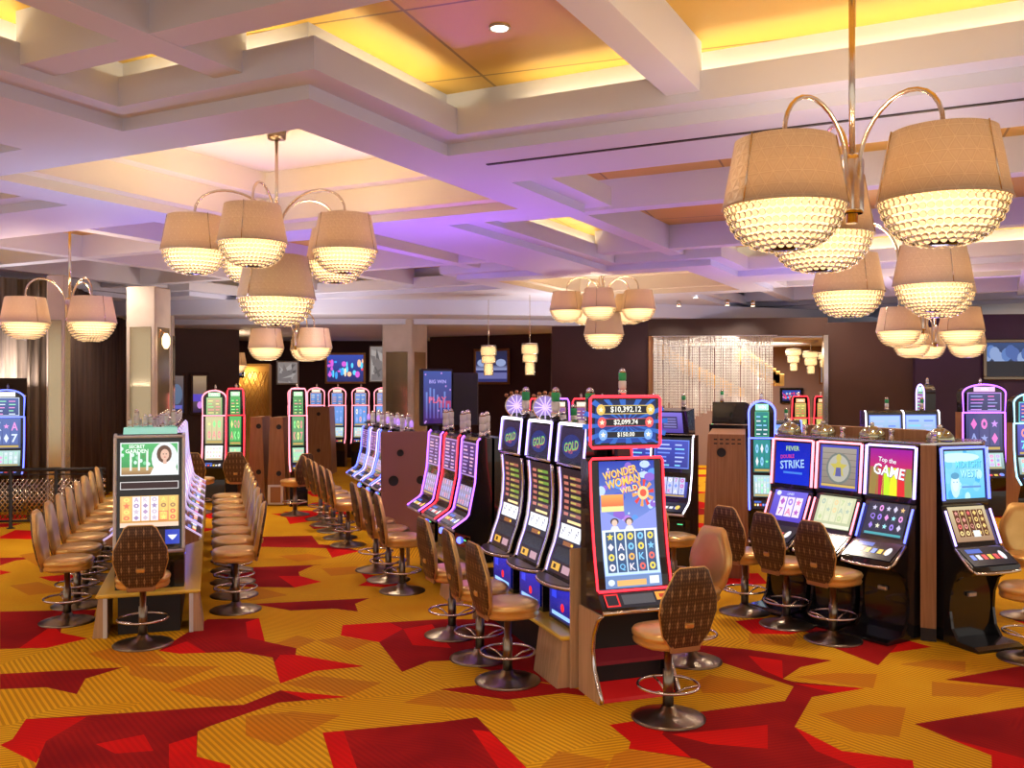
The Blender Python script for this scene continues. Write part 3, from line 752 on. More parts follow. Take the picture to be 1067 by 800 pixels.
# ================================================================ LEFT BANK
wl = Vector((-.3025, .9532)); nl = Vector((-.9532, -.3025)); rzl = R(17.6)
PL = Vector((-3.40, 8.80))
bank_base('low stand with yellow top under the left slot bank', PL, wl, 6.9)
def p_bride(c, r):
    c.rect(0, 0, 1, 1, (.04, .25, .08), (.10, .45, .15)); c.rect(0, 0, .55, .25, (.25, .12, .05), (.5, .35, .15), l=1)
    for k in range(22): c.ell(r.random() * .5, .3 + r.random() * .6, .03, .06, r.choice([(.05, .4, .1), (.2, .6, .3), (.6, .8, .7), (.1, .3, .1)]), 1, 8)
    for x in (.16, .3, .44): c.rect(x, .15, x + .035, .7, (.75, .8, .75), l=2)
    c.text('SECRET', .28, .88, .10, (.9, .95, .9), 4, .40); c.text('GARDEN', .28, .74, .12, (.9, .95, .9), 4, .45)
    c.ell(.76, .5, .23, .5, (.72, .74, .75), 2, 18); c.poly([(.5, 0), (1, 0), (.93, .36), (.76, .46), (.6, .36)], (.85, .82, .80), 3)
    c.ell(.75, .64, .13, .27, (.12, .06, .04), 4, 16); c.ell(.76, .62, .075, .17, (.72, .45, .34), 5, 16); c.rect(.73, .34, .79, .5, (.68, .42, .32), l=4.5)
    c.ell(.735, .64, .012, .015, (.05, .02, .02), 6, 8); c.ell(.785, .64, .012, .015, (.05, .02, .02), 6, 8); c.ell(.762, .545, .018, .014, (.5, .08, .08), 6, 8)
    c.frame(0, 0, 1, 1, .02, (.75, .78, .78), 7)
def p_garden(c, r):
    c.rect(0, 0, 1, 1, (.55, .25, .06), (.75, .45, .15)); reels(c, .2, .2, .66, .98, 3, 4, (.85, .78, .82), ((.45, .3, .5), (.35, .25, .45), (.6, .5, .6)), r)
    reels(c, .02, .2, .2, .98, 1, 4, (.75, .5, .15), ((.8, .2, .1), (.9, .7, .2)), r); reels(c, .66, .2, .98, .98, 2, 4, (.8, .55, .15), ((.8, .15, .1), (.9, .75, .2), (.4, .2, .1)), r)
    c.rect(0, .0, 1, .14, (.85, .6, .45), l=1); c.frame(.66, .2, .82, .5, .012, (.8, .1, .1), 6)
def end_upright():
    t = thing('slot_machine', 'silver framed slot machine facing the camera at the end of the left bank', 'slot machine', (PL.x + wl.x * .48, PL.y + wl.y * .48, 0), rzl)
    W = .62; prof = [(-.30, .401), (-.30, .66), (-.36, .72), (-.40, .765), (-.37, .80), (-.30, 1.84), (-.26, 1.87)]
    cabinet(t, prof, -.02, W, [BLACK, WOOD])
    A = (-.37, .80); B = (-.30, 1.84)
    lp = lambda f: (A[0] + (B[0] - A[0]) * f, A[1] + (B[1] - A[1]) * f)
    c = Canvas([lp(.655), lp(.955)], .52); p_bride(c, rnd); c.build('upper_screen', t)
    c = Canvas([lp(.53), lp(.60)], .52); c.rect(0, 0, 1, 1, (.03, .01, .012)); c.frame(0, 0, 1, 1, .012, (.75, .7, .7), 2); c.build('jackpot_display', t)
    c = Canvas([lp(.19), lp(.47)], .52); p_garden(c, rnd); c.build('lower_screen', t)
    c = Canvas([lp(.02), lp(.165)], .54); c.rect(0, 0, 1, 1, (.015, .012, .02))
    for k in range(4): c.rect(.05 + .15 * k, .15, .14 + .15 * k, .5, ((.9, .5, .1), (.8, .3, .1), (.8, .7, .6), (.6, .2, .1))[k], l=2)
    c.rect(.76, .05, 1, .95, (.03, .06, .45), l=2); c.poly([(.8, .62), (.96, .62), (.92, .42), (.88, .3), (.84, .42)], (.8, .85, 1), 3); c.build('button_panel', t)
    strip(t, [(-.375, .78), A, B, (-.26, 1.87)], W, WHITEP, .016, 'frame_edge', .005)
    m = MB(); m.tube([(-W / 2, -.31, 1.85), (W / 2, -.31, 1.85)], .014, 8); m.build('top_edge', WHITEP, t)
    m = MB(); m.tube([(-W / 2, -.395, .765), (W / 2, -.395, .765)], .018, 8); m.build('deck_rail', SILVER, t)
    m = MB(); m.prism([(-.26, 1.87), (-.05, 1.87), (-.08, 1.93), (-.2, 1.93)], -.24, .24); m.build('hood', mat('teal_lit_hood', (.4, .7, .65), .3, 0, (.25, .8, .6), .5), t)
    for k, (x, y) in enumerate(((-.19, -.15), (-.13, -.13), (-.10, -.1), (-.05, -.14), (-.01, -.1), (.14, -.14), (.18, -.1), (.21, -.14))): tower_light(t, x, y, 1.93, .7 + .25 * (k % 3 == 1), ('white', 'white') if k % 2 else ('white',))
    for x in (-.2, .2):
        m = MB(); m.box(x - .02, x + .02, -.3, -.26, .401, .64); m.build('hinge_post', DARK, t)
end_upright()
for k in range(8):
    q = PL + wl * (1.0 + k * .72)
    r_ = random.Random(40 + k)
    hue = ((1, .5, .1), (.9, .1, .2), (.4, .3, 1), (.2, .8, .9))
    for side_, rz, nm in ((1, R(-72.4), 'left'), (-1, R(107.6), 'right')):
        upright(f'{ORD[k]} slot machine along the {nm} side of the left bank', (q.x, q.y, 0), rz, r_, 'dim', group=f'slot machines on the {nm} side of the left bank', W=.62, H1=1.78,
                low=lambda c, r: p_reel(c, r, (.75, .7, .8), hue, (.3, .2, .5)))
LCH = [(.72 * i + .78) for i in range(8)]
for i, s in enumerate(LCH):
    p = PL + wl * s + nl * .80; chair(p.x, p.y, -nl, f'{ORD[i]} gold chair in the row left of the left slot bank', 'chairs left of the left slot bank')
    p = PL + wl * (s + .0) - nl * .80; chair(p.x, p.y, nl, f'{ORD[i]} gold chair in the row right of the left slot bank', 'chairs right of the left slot bank')
chair(-3.335, 8.50, wl, 'brown patterned chair back facing camera at the end of the left bank', None or 'end chairs')

# ================================================================ MIDDLE BANK
wm = Vector((-.335, .942)); nm_ = Vector((-.942, -.335)); rzm = R(19.6); RL, RR = R(-70.4), R(109.6)
Q = Vector((.70, 7.71))
bank_base('low stand with yellow top under the middle slot bank', Q + wm * -.33, wm, 2.35, .46, False)
def gold7(c, r):
    c.rect(0, 0, 1, 1, (.015, .01, .03), (.03, .02, .06)); c.ell(.5, .45, .4, .36, (.02, .03, .16), 1, 16); c.text('GOLD', .5, .46, .28, (.15, .5, .15), 3, .6, 8, (.5, .1, .1)); c.text('RICH', .5, .28, .10, (.5, .1, .1), 3, .4)
def reel777(c, r):
    c.rect(0, 0, 1, 1, (.02, .012, .02))
    for k in range(7):
        b = .55 + k * .058; c.rect(.12, b, .3, b + .03, (.5, .16, .12), l=1); c.rect(.38, b, .85, b + .03, r.choice([(.16, .3, .05), (.3, .28, .05), (.35, .12, .08)]), l=1); c.rect(.38, b + .008, .6, b + .022, (.5, .45, .1), l=2)
    c.rect(.3, .49, .85, .515, (1, .75, .35), l=1); c.rect(.08, .33, .92, .47, (.75, .75, .8), l=1)
    for i in range(3):
        c.rect(.11 + .27 * i, .335, .345 + .27 * i, .465, (.9, .9, .95), l=2)
        for j in range(2): c.text('7', .18 + .27 * i + .07 * j, .385 + .03 * j, .05, (.05, .05, .1), 3, .1)
    c.rect(.3, .275, .7, .315, (.3, .1, .02), l=1); c.ell(.66, .295, .05, .012, (1, .6, .05), 2)
    c.rect(.1, .13, .9, .25, (.03, .03, .04), l=1); c.rect(.12, .03, .45, .10, (.75, .4, .05), l=1); c.rect(.2, .045, .3, .085, (.05, .02, 0), l=2); c.rect(.55, .03, .85, .10, (.5, .3, .35), l=1)
CURV = [(-.33, .80), (-.30, .90), (-.255, 1.02), (-.22, 1.15), (-.20, 1.30), (-.195, 1.45), (-.205, 1.60), (-.21, 1.655)]
def curved(label, loc, rz, r, topper, group):
    t = thing('slot_machine', label, 'slot machine', loc, rz, group); W = .58
    prof = [(-.30, .401), (-.30, .72), (-.36, .75)] + CURV + [(-.16, 1.67)]
    cabinet(t, prof, -.02, W, [BLACK, BLACK])
    m = MB(); m.prism([(-.19, 1.67), (-.235, 1.70), (-.20, 2.03), (-.06, 2.05), (-.02, 1.67)], -W / 2 + .01, W / 2 - .01); m.build('top_box', BLACK, t)
    c = Canvas(CURV, W - .07); reel777(c, r); c.build('main_screen', t)
    c = Canvas([(-.232, 1.72), (-.204, 1.99)], W - .09); gold7(c, r); c.build('upper_screen', t)
    strip(t, [(-.36, .76)] + CURV, W, CHROME, .013, 'chrome_edge')
    strip(t, [(y, z) for y, z in CURV], W - .05, E['lilac'], .0045)
    strip(t, [(-.235, 1.70), (-.203, 2.02)], W - .02, E['lilac'], .010)
    m = MB(); m.tube([(-W / 2 + .03, -.21, 2.02), (W / 2 - .03, -.21, 2.02)], .013, 7); m.build('top_light_bar', E['white'], t)
    m = MB(); m.tube([(-W / 2, -.225, 1.685), (W / 2, -.225, 1.685)], .012, 7); m.build('chrome_band', CHROME, t)
    # rounded player tray
    pts = [(.33 * math.sin(a) * 1.0, -.33 - .15 * math.cos(a)) for a in [R(-90 + 180 * i / 14) for i in range(15)]]
    m = MB(); m.slab(pts + [(.29, -.28), (-.29, -.28)], .735, .775); o = m.build('player_tray', DARK, t)
    m = MB(); m.tube([(x, y, .755) for x, y in pts], .014, 7); m.build('tray_rim', CHROME, o)
    c = Canvas([(-.305, .43), (-.305, .70)], .5, base=.006); c.rect(0, 0, 1, 1, (.0, .01, .12), (.0, .015, .45)); c.ell(.55, .4, .07, .13, (1, .02, .03), 2); c.rect(.1, .08, .9, .2, (.3, .55, 1), l=2); c.rect(.1, .6, .3, .9, (.02, .05, .7), l=2); c.build('belly_panel', t)
    if topper == 'wheel':
        m = MB(); M = Matrix.Translation((-.06, -.14, 2.14)) @ Matrix.Rotation(R(90), 4, 'X')
        m.lathe([(.105, -.02), (.115, -.02), (.115, .03), (.105, .03)], 24, M=M, caps=False); m.lathe([(.105, .0), (.001, .001)], 24, M=M, mi=1, caps=False)
        wo = m.build('bonus_wheel', [NICKEL, mat('wheel_face', (.2, .1, .3), .4, 0, (.25, .2, .45), 1)], t)
        m = MB()
        for q in range(12): 
            a = q * math.pi / 6; m.tube([(-.06, -.165, 2.14), (-.06 + .1 * math.cos(a), -.165, 2.14 + .1 * math.sin(a))], .006, 5)
        m.build('wheel_spokes', E['dim'], wo)
        m = MB()
        for q in range(5): m.ball((-.16 + q * .05, -.12, 2.24 + .03 * math.sin(q * .78)), .02, 0, 8, 5)
        m.build('crown_bulbs', BRONZE, wo)
        m = MB(); m.box(-.12, .0, -.16, -.1, 2.04, 2.07); m.build('wheel_mount', BLACK, wo)
        c_ = Vector((-.06, -.14, 2.14)); TR = Matrix.Translation(c_) @ Matrix.Rotation(R(72), 4, 'Z') @ Matrix.Translation(-c_)
        for o_ in [wo] + list(wo.children): o_.data.transform(TR)
    tower_light(t, .14, -.12, 2.045, 1.5, ('white', 'green'))
    return t
for k, (s, tp) in enumerate(((0.02, 'none'), (.75, 'wheel'), (1.50, 'wheel'))):
    p = Q + wm * s
    curved(('curved purple lit slot machine nearest in the middle bank, no wheel on top', 'curved purple lit slot machine with bonus wheel, middle of three', 'curved purple lit slot machine with bonus wheel, farthest of three')[k], (p.x, p.y, 0), RL, random.Random(5 + k), tp, 'curved slot machines on the left of the middle bank')
# machines on the far side, backs to these
for k in range(3):
    p = Q + wm * (.05 + k * .75)
    upright(f'{ORD[k]} slot machine on the hidden right side of the middle bank', (p.x, p.y, 0), RR, random.Random(60 + k), 'red' if k != 1 else 'purple', None, None, 'slot machines on the right of the middle bank', H1=1.95, side=BLACK,
            topper=lambda t, h, W: (tower_light(t, -.1, -.09, h, 1.2, ('white', 'green')), tower_light(t, .15, -.09, h, 1.2, ('white',))))

# main end machine -----------------------------------------------------------
def p_jack(c, r):
    c.rect(0, 0, 1, 1, (.01, .05, .32), (.0, .01, .06))
    for k in range(16): c.poly([(.5, .45), (.5 + .7 * math.cos(k * .393), .45 + .8 * math.sin(k * .393)), (.5 + .7 * math.cos(k * .393 + .15), .45 + .8 * math.sin(k * .393 + .15))], (.02, .12, .5), 1)
    for b, h, t_, cc, cs in ((.78, .17, '$10,392.12', (.9, .65, .15), (.8, .5, .1)), (.48, .15, '$2,099.74', (.75, .08, .1), (.8, .1, .1)), (.19, .13, '$150.00', (.1, .3, .8), (.2, .4, .9))):
        wd = .36 + .9 * (h - .13); c.rect(.5 - wd, b - h * .62, .5 + wd, b + h * .62, tuple(x * .8 for x in cc), l=2); c.rect(.5 - wd + .02, b - h * .52, .5 + wd - .02, b + h * .52, (.008, .008, .015), l=3)
        c.text(t_, .5, b, h * .92, (1, .97, .85), 5, .62)
        for sx in (-1, 1): c.ell(.5 + sx * (wd + .01), b, .07, .13, cs, 4, 14); c.star(.5 + sx * (wd + .01), b, .045, (1, .9, .6), 5)
def p_main(c, r):
    c.rect(0, 0, 1, 1, (.35, .5, .95), (.01, .04, .40))
    for k in range(24): c.ell(r.random(), .46 + r.random() * .52, r.uniform(.04, .12), r.uniform(.02, .05), r.choice([(.04, .1, .6), (.25, .12, .6), (.1, .3, .85), (.45, .2, .7), (.5, .65, 1)]), .5 + k * .02, 12)
    for k in range(40): c.star(r.random() * .96 + .02, .45 + r.random() * .53, r.uniform(.01, .035), r.choice([(.3, .4, 1), (.5, .3, .9), (.7, .8, 1), (.1, .2, .7)]), 1)
    c.poly([(.0, .62), (.5, .5), (1, .62), (1, .45), (0, .45)], (.25, .3, .75), 1)
    c.text('WONDER', .37, .91, .065, (1, .62, .12), 5, .62, 12, (.45, .1, .02)); c.text('WOMAN', .42, .84, .07, (1, .6, .1), 5, .62, 12, (.45, .1, .02)); c.text('WILD', .52, .775, .045, (1, .75, .3), 5, .32, 12, (.5, .1, .02))
    c.rect(.02, .64, .42, .735, (.75, .15, .06), (.9, .4, .1), l=2); c.rect(.02, .60, .42, .645, (.9, .75, .3), l=2)
    # plain starburst of colour where the photograph shows a costumed figure
    for k in range(10): c.poly([(.78, .74), (.78 + .2 * math.cos(k * .628), .74 + .11 * math.sin(k * .628)), (.78 + .2 * math.cos(k * .628 + .3), .74 + .11 * math.sin(k * .628 + .3))], (.9, .35, .1) if k % 2 else (.75, .05, .05), 2)
    c.ell(.78, .74, .10, .055, (1, .65, .3), 3, 16); c.ell(.78, .74, .06, .03, (.85, .1, .06), 4, 16)
    for x in (.24, .5): c.ell(x, .52, .075, .028, (.08, .05, .06), 2.5, 12); c.ell(x, .51, .05, .026, (.8, .55, .45), 3, 12); c.poly([(x - .09, .45), (x + .09, .45), (x + .05, .485), (x - .05, .485)], (.7, .72, .8), 3)
    c.rect(.01, .10, .99, .455, (.55, .75, 1), (.85, .95, 1), l=3); reels(c, .05, .12, .95, .44, 5, 4, (.05, .10, .22), ((.9, .85, .8), (.95, .7, .1), (.2, .55, .9), (.85, .15, .12), (.95, .45, .1), (.9, .8, .9)), r, 4)
    c.rect(0, 0, 1, .095, (.15, .25, .5), l=3); c.rect(.2, .015, .72, .06, (.85, .45, .15), l=4); c.rect(.78, .02, .95, .08, (.8, .85, .9), l=4); c.ell(.1, .045, .06, .025, (.7, .8, .95), 4)
def main_machine():
    p = Q + wm * -.36
    t = thing('slot_machine', 'tall red edged slot machine with jackpot display, facing the front aisle', 'slot machine', (p.x, p.y, 0), rzm); W = .64
    low = [(-.40, 0.001), (-.41, .03), (-.36, .10), (-.28, .22), (-.25, .36), (-.27, .48), (-.34, .60), (-.42, .655)]
    scr = [(-.30, .82), (-.285, .90), (-.255, 1.02), (-.225, 1.18), (-.20, 1.35), (-.18, 1.55), (-.165, 1.76)]
    # flared side cheeks and a recessed dark front
    for sx in (-1, 1):
        m = MB(); m.prism(low + [(-.03, .655), (-.03, 0.001)], sx * W / 2 - .018, sx * W / 2 + .018); m.build('side_panel', WOOD2 if sx < 0 else BLACK, t)
        m = MB(); m.tube([(sx * (W / 2 + .004), y - .008, max(z, .014)) for y, z in low], .013, 8); m.build('chrome_edge', CHROME, t)
    m = MB(); m.box(-W / 2 + .02, W / 2 - .02, -.16, -.03, .02, .655); m.build('belly_door', BLACKM, t)
    m = MB(); m.prism([(-.39, .003), (-.38, .03), (-.17, .09), (-.16, .003)], -W / 2 + .02, W / 2 - .02); m.build('foot_plate', mat('red_lit_footplate', (.35, .02, .02), .2, 0, (.8, .01, .01), .25), t)
    m = MB(); m.prism([(-.26, .24), (-.26, .27), (-.16, .34), (-.16, .24)], -W / 2 + .02, W / 2 - .02); m.build('foot_shelf', mat('red_lit_shelf', (.15, .03, .04), .2, 0, (.4, .01, .02), .15), t)  # red light on shelf and foot plate put in as weak emission
    cabinet(t, [(-.36, .64), (-.43, .66), (-.42, .70), (-.33, .80)] + scr + [(-.12, 1.78)], -.03, W, [BLACK, BLACK])
    c = Canvas(scr, .47); p_main(c, rnd); c.build('main_screen', t)
    red = [( -W / 2 + .012, -.34, .81)] + [(-W / 2 + .012, y - .012, z) for y, z in scr] + [(-W / 2 + .03, -.18, 1.785), (W / 2 - .03, -.18, 1.785)] + [(W / 2 - .012, y - .012, z) for y, z in reversed(scr)] + [(W / 2 - .012, -.34, .81)]
    m = MB(); m.tube(red, .0095, 8, closed=True); m.build('red_light_frame', E['red'], t)
    c = Canvas([(-.425, .70), (-.34, .79)], W - .08, base=.006); c.rect(0, 0, 1, 1, (.015, .015, .02)); c.frame(.0, .1, .2, .95, .02, (.9, .03, .03), 2); c.rect(.25, .2, .72, .85, (.08, .08, .09), l=2); c.rect(.75, .35, .97, .9, (.95, .35, .05), l=2); c.rect(.8, .5, .92, .75, (.5, .05, .02), l=3); c.build('button_deck', t)
    m = MB(); m.tube([(-W / 2, -.425, .67), (W / 2, -.425, .67)], .017, 8); m.build('deck_rail', NICKEL, t)
    # jackpot box on its bracket
    m = MB(); m.box(-.05, .05, -.12, -.06, 1.78, 1.92); m.build('display_bracket', DARK, t)
    m = MB(); m.rbox(-.30, .30, -.15, -.07, 1.86, 2.26, .02); jb = m.build('jackpot_display', BLACK, t)
    c = Canvas([(-.152, 1.90), (-.152, 2.225)], .52); p_jack(c, rnd); c.build('jackpot_screen', jb)
    m = MB(); fr = [(-.28, 1.865), (.28, 1.865), (.297, 1.885), (.297, 2.235), (.28, 2.255), (-.28, 2.255), (-.297, 2.235), (-.297, 1.885)]
    m.tube([(x, -.157, z) for x, z in fr], .011, 8, closed=True); m.build('red_light_frame', E['red'], jb)
    tower_light(t, .0, -.10, 2.26, 1.15, ('white', 'green'))
main_machine()
# end panel between main machine and the row
pe = Q + wm * -.345
m = MB(); m.rbox(-.39, .46, 0, .012, .001, 1.08, .004); tag(m.build('end_panel', WOOD2, None, (pe.x, pe.y, 0), rzm), 'light oak panel behind the red edged slot machine', 'panel')

MCH = [(0.0, .78), (.66, .80), (1.46, .82), (3.45, .84), (4.1, .86), (4.75, .88), (6.7, .9), (7.4, .9), (8.1, .9), (8.8, .9), (9.5, .9)]
for i, (s, n) in enumerate(MCH):
    p = Q + wm * s + nm_ * n
    lab = (f'{ORD[i]} brown backed chair beside the curved purple lit machines' if i < 3 else f'{ORD[i-3]} chair beside the three neon edged machines of the middle row' if i < 6 else f'{ORD[i-6]} far chair beside the four dark machines past the wooden end panel')
    chair(p.x, p.y, -nm_, lab, 'chairs on the left of the middle slot row')
chair(1.10, 6.62, wm + Vector((-.12, 0)), 'large brown patterned chair back in front of the red edged slot machine')
chair(1.52, 7.98, nm_ + Vector((.1, -.25)), 'plain leather chair turned left behind the red edged machine')
chair(1.84, 10.7, Vector((.907, .42)), 'chair seat glimpsed between the middle bank and the wooden end cabinet')

# group 2: three neon machines + sign, then the four-machine bank
bank_base('low stand under the three neon edged machines', Q + wm * 2.62, wm, 2.3, .46, False)
def neon(label, p, rz, led, r, H1, group, lowc=None):
    return upright(label, (p.x, p.y, 0), rz, r, led, lambda c, r: p_list(c, r, (.05, .02, .10), ((.5, .3, .7), (.7, .4, .6), (.3, .2, .5)), 8), lambda c, r: p_reel(c, r, (.35, .3, .45), ((.6, .4, .8), (.8, .3, .4), (.4, .4, .8)), (.06, .03, .12)), group, H1=H1, side=BLACK, W=.6,
                   topper=lambda t, h, W: (tower_light(t, .2, -.09, h, 1.5, ('white', 'white'))))
for k, led in enumerate(('purple', 'red', 'purple')):
    p = Q + wm * (3.0 + .75 * k); neon(('violet neon edged slot machine, nearest of the three', 'red neon edged slot machine between two violet ones', 'violet neon edged slot machine, farthest of the three')[k], p, RL, led, random.Random(80 + k), 1.76, 'neon edged machines in the middle row')
    neon(f'{ORD[k]} slot machine backing onto the neon edged machines', p, RR, 'purple', random.Random(90 + k), 1.76, 'machines backing onto the neon edged ones')
bank_base('low stand under the four dark machines past the wooden end panel', Q + wm * 6.45, wm, 3.6, .46, False)
pe = Q + wm * 6.37
m = MB(); m.rbox(-.48, .48, 0, .03, 0, 1.66, .01); t = m.build('end_panel', mat('rose_wood_laminate', (.34, .16, .14), .4), None, (pe.x, pe.y, 0), rzm); tag(t, 'rosy wooden bank end panel with round black speaker holes', 'panel')
for x, z, r_ in ((-.2, 1.35, .05), (.28, 1.30, .05), (-.3, .95, .075), (.1, .95, .06)):
    m = MB(); m.lathe([(r_, -.012), (r_ * .7, -.004), (.001, -.004)], 16, M=Matrix.Translation((x, 0, z)) @ Matrix.Rotation(R(90), 4, 'X') @ Matrix.Scale(-1, 4, (0, 0, 1)), caps=False); m.build('speaker_hole', BLACKM, t)
for k in range(4):
    p = Q + wm * (6.9 + .75 * k); neon(f'{ORD[k]} dark slot machine past the rosy end panel, left side', p, RL, 'blue' if k % 2 else 'lilac', random.Random(100 + k), 1.62, 'four dark machines in the far middle row')
    neon(f'{ORD[k]} dark slot machine past the rosy end panel, right side', p, RR, 'purple', random.Random(110 + k), 1.62, 'machines backing onto the four dark ones')
pt = Q + wm * 6.5
for k in range(9):
    q = Q + wm * (6.55 + .4 * k) + nm_ * (.01 * (k % 3 - 1))
    t = thing('candle_light', f'{ORD[k]} violet lit signal lamp on the far middle bank top', 'signal lamp', (q.x, q.y, 1.665), 0, 'violet signal lamps on the far middle bank')
    m = MB(); m.lathe([(.03, 0), (.035, .03), (.025, .05)], 10); m.build('base', CHROME, t); m = MB(); m.lathe([(.028, .05), (.03, .1), (.02, .14), (.005, .15)], 10); m.build('lens', em('violet_lens', (.45, .25, .9), .9), t)
    if k == 0: 
        pass
# cap shelf carrying the lamps
m = MB(); m.rbox(-.045, .045, 0, 3.5, 1.645, 1.663, .004); tag(m.build('bank_shelf', DARK, None, (pt.x, pt.y, 0), rzm), 'dark shelf along the top of the far middle bank', 'shelf')
# hanging sign displays over group 2
def display(label, x, y, rz, w_, z0, z1, paint, legs=True):
    t = thing('sign_display', label, 'display', (x, y, 0), rz)
    m = MB(); m.rbox(-w_ / 2, w_ / 2, -.03, .05, z0, z1, .01); m.build('housing', BLACKM, t)
    if paint: c = Canvas([(-.032, z0 + .03), (-.032, z1 - .03)], w_ - .05); paint(c, rnd); c.build('screen', t)
    if legs: m = MB(); m.box(-.04, .04, 0, .04, .4, z0); m.build('post', BLACKM, t)
    return t
def p_sign(c, r):
    c.rect(0, 0, 1, 1, (.04, .01, .10), (.03, .06, .28))
    for k in range(7): c.rect(.08 + .13 * k, .1, .14 + .13 * k, .3 + .5 * r.random(), (.1, .06, .3), (.12, .2, .55), l=1)
    for k in range(12): c.rect(r.random() * .8, .1 + r.random() * .4, r.random() * .2 + .8, .13 + r.random() * .4, (.35, .04, .12), l=.5) if k < 3 else c.ell(r.random(), r.random(), .03, .02, (.4, .2, .6), 2, 8)
    c.text('BIG WIN', .5, .8, .07, (.35, .3, .75), 4, .7); c.text('PLAY', .5, .45, .12, (.6, .1, .2), 4, .7)
display('tall angled display with purple skyline picture in the middle row', *(Q + wm * 5.02 + nm_ * .02), rzm + R(12), .46, 1.80, 2.55, p_sign)
display('tall black display seen from its back beside the purple one', *(Q + wm * 5.02 + nm_ * -.38), rzm - R(20), .34, 1.80, 2.5, None)

# ================================================================ RIGHT BANK
fw_ = Vector((-.907, -.42)); rr = Vector((-.53, .848)); fr_ = Vector((-.848, -.53)); rzr = math.atan2(fr_.x, -fr_.y)
C3 = Vector((3.67, 8.93))
def p_strike(c, r):
    c.rect(0, 0, 1, 1, (.0, .02, .55), (.0, .01, .4)); c.text('FEVER', .5, .86, .11, (.4, .6, .2), 3, .4, 2); c.text('DOUBLE', .35, .66, .09, (.6, .05, .2), 3, .4, 6); c.text('STRIKE', .5, .48, .2, (.35, .55, 1), 4, .7, 6, (0, 0, .15)); c.rect(.25, .25, .8, .3, (.05, .2, .7), l=2)
def p_shield(c, r):
    c.rect(0, 0, 1, 1, (.22, .18, .14), (.32, .28, .24)); c.frame(0, 0, 1, 1, .05, (.05, .05, .45), 2)
    for k in range(6): c.rect(.05, .12 + k * .14, .95, .13 + k * .14, (.12, .1, .09), l=1)
    c.ell(.5, .48, .33, .36, (.16, .18, .16), 2, 20); c.ell(.5, .48, .28, .31, (.42, .4, .34), 3, 20); c.star(.5, .5, .24, (.5, .42, .08), 4); c.ell(.5, .72, .07, .09, (.5, .42, .1), 5, 12)
    c.poly([(.42, .3), (.58, .3), (.56, .5), (.44, .5)], (.1, .1, .3), 5); c.rect(.05, .06, .95, .11, (.6, .4, .1), l=3)
def p_game(c, r):
    c.rect(0, 0, 1, 1, (.35, .25, .05), (.35, .01, .06))
    for k, (x, cc) in enumerate(((.02, (.3, .2, .05)), (.16, (.5, .02, .06)), (.30, (.5, .8, .02)), (.48, (.75, .75, .02)), (.66, (.7, .03, .03)), (.84, (.25, .25, .05)))): c.poly([(x, 0), (x + .2, 0), (x + .2 - .02 * k, 1), (x + .06, 1)], cc, 1)
    c.rect(0, .6, 1, 1, (.5, .02, .12), (.30, .01, .30), l=1.5); c.text('Top the', .42, .74, .13, (.8, .8, .85), 4, .5, -6); c.text('GAME', .47, .52, .24, (.9, .92, .95), 4, .75, -8, (.2, .1, .25))
def p_west(c, r):
    c.rect(0, 0, 1, 1, (.10, .5, .85), (.25, .65, .9))
    for k in range(18): c.ell(r.random(), r.random(), r.uniform(.05, .14), r.uniform(.05, .12), r.choice([(.2, .6, .85), (.45, .8, .92), (.05, .4, .75), (.15, .55, .8)]), 1, 12)
    c.ell(.3, .86, .6, .1, (.55, .8, .9), 1.5, 16); c.ell(.24, .28, .12, .26, (.5, .75, .88), 2, 16); c.ell(.24, .32, .085, .17, (.65, .85, .95), 3, 14); c.ell(.24, .48, .11, .07, (.08, .3, .5), 3.5, 12)
    for x in (.20, .28): c.ell(x, .35, .014, .015, (.05, .25, .4), 4, 8)
    c.text('MIDNIGHT', .60, .72, .14, (.15, .7, .9), 4, .66, 0, (.0, .2, .4)); c.text('WEST', .60, .52, .16, (.4, .85, 1), 4, .45, 0, (.0, .2, .4)); c.rect(.4, .22, .9, .26, (.1, .25, .6), l=3)
def l_lobster(c, r):
    c.rect(0, 0, 1, 1, (.08, .05, .5), (.15, .12, .65)); c.ell(.14, .9, .07, .08, (.7, .75, .95), 2); c.text('LINES', .5, .9, .08, (.6, .65, 1), 3, .3); reels(c, .2, .15, .92, .8, 3, 2, (.85, .7, .8), ((.4, .1, .5), (.7, .2, .4), (.3, .2, .7)), r)
def l_green(c, r):
    c.rect(0, 0, 1, 1, (.45, .5, .3), (.6, .62, .4)); reels(c, .06, .2, .94, .94, 5, 3, (.66, .68, .45), ((.5, .6, .3), (.75, .6, .3), (.4, .5, .4), (.7, .7, .5)), r); c.rect(0, .02, 1, .12, (.75, .75, .6), l=1)
def l_symbols(c, r):
    c.rect(0, 0, 1, 1, (.01, .02, .05)); reels(c, .08, .16, .95, .96, 5, 3, (.02, .025, .06), ((.75, .8, .6), (.3, .75, .9), (.7, .5, .2), (.3, .2, .8), (.7, .3, .7), (.6, .6, .8)), r); c.rect(.05, .03, .95, .1, (.05, .35, .4), l=1)
def l_gold(c, r):
    c.rect(0, 0, 1, 1, (.35, .2, .12), (.6, .5, .3)); reels(c, .1, .14, .92, .9, 5, 4, (.12, .04, .02), ((.9, .7, .3), (.85, .6, .2), (.8, .15, .15), (.7, .3, .25)), r, 1, .1, (.7, .5, .25)); c.rect(.48, .12, .66, .3, (.75, .8, .8), l=6)
